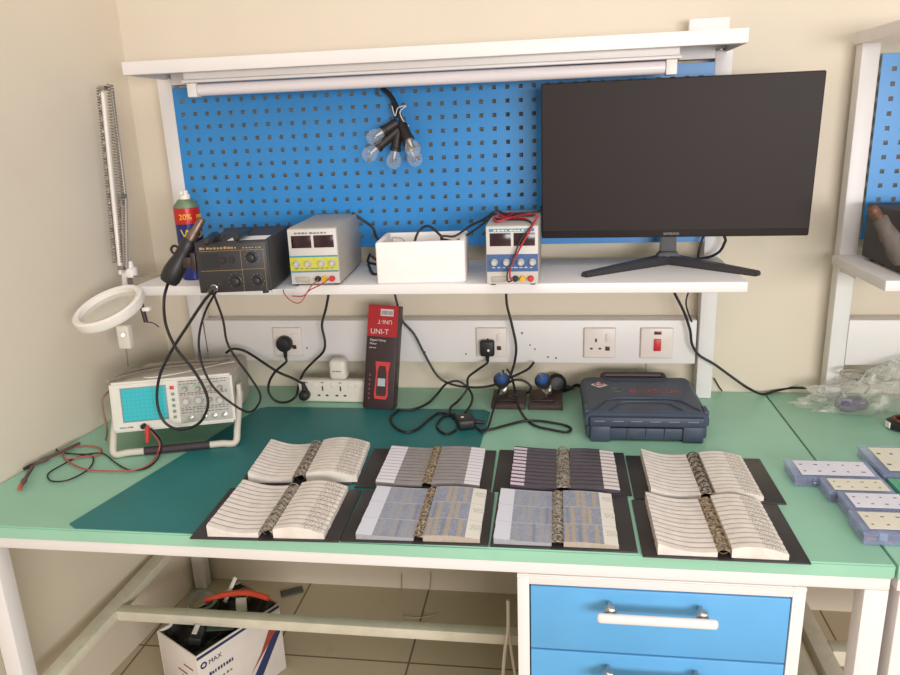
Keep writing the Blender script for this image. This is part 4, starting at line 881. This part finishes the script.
e = empty('rework_station', (X2+.03, -.375, .3965), 0, 'dark charcoal instrument box on the second hutch shelf at right', 'rework station')
bx('casing', STN, e, 0, .18, 0, .26, .006, .135, .003)
for y in (.02, .22): MB().cyl((.012, y, 0), (.012, y, .0062), .007).build('foot', BLACK, e)
for y in (.02, .22): MB().cyl((.16, y, 0), (.16, y, .0062), .007).build('foot', BLACK, e)
ga, gb = at(897, 250, y=-.4), at(880, 219, y=-.4)
e = empty('hot_air_gun', ga, 0, 'dusty grey hot air gun with a copper nozzle hanging at the right frame edge', 'hot air gun')
dv = gb-ga; L = dv.length
DUST = mat('dusty_grey_plastic', (106, 96, 90), .75, var=.14, scale=40)
MB().lathe([(.008, -.03), (.018, -.028), (.021, -.01), (.019, L*.4), (.0145, L*.75), (.015, L), (.011, L+.004)], (0, 0, 0), dv, 20).build('handle', DUST, e)
n0 = dv.normalized()*L; dn_ = (dv.normalized()+V3(-.25, 0, .1)).normalized()
MB().lathe([(.010, .004), (.0105, .014), (.0115, .016), (.0115, .028), (.008, .031)], n0, dn_, 18).build('nozzle', mat('burnt_copper_nozzle', (124, 86, 70), .55, .3, var=.25, scale=120), e)
MB().torus((-.018, -.0, .012), (0, 1, 0), .012, .003, 20, 8).build('hanging_hook', BLACK, e)
# ---------------------------------------------------------------- under the bench
N0 = V3(.315, -.622, -.7); Rr = V3(.445, -.395, -.7); Ll = V3(.165, -.535, -.7)
e = empty('carton_of_scrap', N0, math.atan2(Rr.y-N0.y, Rr.x-N0.x), 'open printed white carton full of scrap on the floor under the bench', 'carton')
w = (Rr-N0).length; d = .172; h = .212; t = .004
def wall_(x0, x1, y0, y1): return MB().box(x0, x1, y0, y1, .001, h, .0006)
wall_(0, w, 0, t).build('carton_side', WCARD, e); wall_(0, w, d-t, d).build('carton_side', WCARD, e)
wall_(0, t, t, d-t).build('carton_side', WCARD, e); wall_(w-t, w, t, d-t).build('carton_side', CARD, e)
bx('carton_bottom', CARD, e, t, w-t, t, d-t, .001, .005)
m = MB()
def liner(u, v):
    x = t+.001+(w-2*t-.002)*u; y = t+.001+(d-2*t-.002)*v; ed = min(u, 1-u, v, 1-v)*8
    return Vector((x, y, h-.002-.022*min(1, ed)+.012*noise.noise(Vector((u*6, v*6, 1)))+.004*noise.noise(Vector((u*20, v*20, 2)))))
m.grid(liner, 30, 24); m.build('bin_liner', BAGBLK, e)
bx('blue_edge_print', BLCARD, e, .002, w-.002, -.0008, -.0001, h-.012, h-.004)
MB().prism([(.12, .0), (.16, .0), (w-.001, .135), (w-.001, .17)], -.0009, -.0002, 'y').build('dark_band_print', BLCARD, e, smooth=False)
MB().prism([(.15, .06), (.185, .10), (w-.02, h-.02), (w-.02, .14)], -.0016, -.0010, 'y').build('red_tool_print', mat('dull_red_print', (160, 70, 56), .6), e, smooth=False)
MB().text('MAX', .018, FR(.032, h-.042), .0004).build('lettering', BLCARD, e, smooth=False)
MB().torus((.018, -.0005, h-.035), (0, 1, 0), .0072, .0022, 18, 6).build('round_logo', BLCARD, e)
marks(.03, .105, h-.075, 9, .010, 6, -.0010, -.0002).build('printed_line', BLCARD, e, smooth=False)
marks(.012, .10, h-.10, 8, .006, 7, -.0010, -.0002).build('printed_line', PRINT, e, smooth=False)
for z, x in ((h-.05, .02), (h-.075, .05), (h-.12, .03)):
    MB().box(-.0009, -.0002, x, x+.04, z, z+.004).build('printed_line', mat('dull_red_print', (160, 70, 56), .6), e)
MB().box(-.0009, -.0002, .05, .075, h-.12, h-.085, M=None).build('printed_tool', mat('brown_print', (150, 100, 80), .6), e)
Mc = Matrix.LocRotScale(e.location, e.rotation_euler, None)
def inbox(u, v, z=.0): return Mc @ Vector((w*u, d*v, h-.018+z))
def junk(name, mb, m, u, v, z, rot, label, cat): o = mb.build(name, m); o.location = inbox(u, v, z); o.rotation_euler = rot; return tag(o, label, cat, 'scrap in the carton')
junk('curved_scrap', MB().tube([(-.085, 0, 0), (-.03, .012, .010), (.03, .014, .012), (.09, 0, .004)], .008, 10), mat('orange_red_plastic', (214, 78, 52), .4), .60, .62, .022, (0, 0, -.75), 'orange red curved plastic handle on top of the scrap carton', 'scrap')
junk('scrap_ring', MB().lathe([(.03, -.012), (.04, -.012), (.04, .012), (.03, .012), (.03, -.012)], (0, 0, 0), (0, 0, 1), 28, cap=False), STEEL, .36, .66, .022, (.25, .1, 0), 'shiny grey metal ring in the scrap carton', 'scrap')
junk('scrap_strip', MB().box(-.006, .006, -.035, .035, 0, .002, .0005), LAMPW, .78, .78, .04, (.9, .1, -.4), 'narrow white strip with a hole standing up in the scrap carton', 'scrap')
junk('scrap_adapter', MB().box(-.016, .016, -.03, .03, 0, .02, .004), BLACK, .20, .42, .010, (0, .25, .2), 'black power adapter with a pale label in the scrap carton front', 'scrap')
junk('scrap_label', MB().box(-.006, .006, -.018, .018, 0, .0012), LAMPW, .20, .42, .0345, (0, .25, .2), 'pale sticker on the black adapter in the scrap carton', 'scrap')
junk('scrap_bracket', MB().box(-.014, .014, -.022, .022, 0, .012, .003), CREAM, .72, .40, .022, (.3, .2, .5), 'cream plastic bracket in the scrap carton', 'scrap')
junk('scrap_board', MB().box(-.04, .03, -.02, .02, 0, .003, .0005), mat('dull_green_board', (70, 84, 70), .6), .45, .30, .016, (.15, .1, .3), 'dull dark circuit board in the scrap carton', 'scrap')
junk('scrap_wire', MB().tube([(-.03, 0, 0), (-.01, .02, .012), (.012, .01, .016), (.02, -.015, .01), (0, -.02, .014), (-.02, -.01, .008)], .002, 6), GWIRE, .84, .62, .018, (0, 0, 0), 'grey wire curl in the back of the scrap carton', 'scrap')
o = bpy.data.objects['curved_scrap']; o.location = at(236, 600, z=-.474); o.rotation_euler = (0, 0, .12)
o = bpy.data.objects['scrap_ring']; o.location = at(203, 603, z=-.478); o.rotation_euler = (.15, .1, 0)
o = MB().box(0, .072, 0, .03, 0, .006, .001).build('floor_scrap', mat('dull_grey_green_plastic', (78, 78, 70), .7)); o.location = (.315, -.085, -.6995); o.rotation_euler = (0, 0, .5); tag(o, 'dark grey plastic strip lying on the floor near the wall', 'scrap')
cable('floor_wire', yc(((402, 574), (402, 588), (405, 602), (404, 612)), -.02)+[at(404, 616, z=-.697), at(415, 618, z=-.697), at(430, 616, z=-.697), at(438, 613, z=-.697)], .0016, mat('tan_wire', (180, 160, 124), .6), 'thin tan wire hanging down the back wall onto the floor', 'wire')
cable('floor_wire', yc(((431, 572), (430, 588), (426, 604)), -.012)+[at(424, 612, z=-.697), at(422, 620, z=-.697)], .0012, mat('tan_wire', (180, 160, 124), .6), 'dark thin wire hanging down the back wall to the right of the tan one', 'wire')
cable('hanging_cable', yc(((508, 600), (508, 630), (505, 650), (502, 690), (500, 720)), -.545), .0042, CREAM, 'cream cord hanging before the stretcher beside the drawer cabinet', 'cord')
cable('hanging_cable', yc(((509, 632), (511, 650), (516, 680), (520, 710)), -.535), .0036, CREAM, 'second thinner cream cord hanging beside the drawer cabinet', 'cord')
# ---------------------------------------------------------------- light
def area(name, loc, tgt, sx, sy, e, c):
    l = bpy.data.lights.new(name, 'AREA'); l.shape = 'RECTANGLE'; l.size = sx; l.size_y = sy; l.energy = e; l.color = c
    o = bpy.data.objects.new(name, l); COL.objects.link(o); o.location = loc
    o.rotation_euler = (Vector(tgt)-Vector(loc)).to_track_quat('-Z', 'Y').to_euler(); return o
area('window_light', (2.6, -4.2, .72), (.8, 0, .25), 2.2, .8, 114, (1, .98, .965))
area('ceiling_bounce', (1.6, -1.9, 2.35), (1.3, -1.0, 0), 3.0, 2.6, 29, (1, .975, .94))
w = bpy.data.worlds.new('world'); SC.world = w; w.use_nodes = True
bg = w.node_tree.nodes['Background']; bg.inputs[0].default_value = (1, .955, .90, 1); bg.inputs[1].default_value = .43
SC.view_settings.view_transform = 'Standard'; SC.view_settings.look = 'None'; SC.view_settings.gamma = 1; SC.view_settings.exposure = 0
SC.view_settings.use_curve_mapping = False
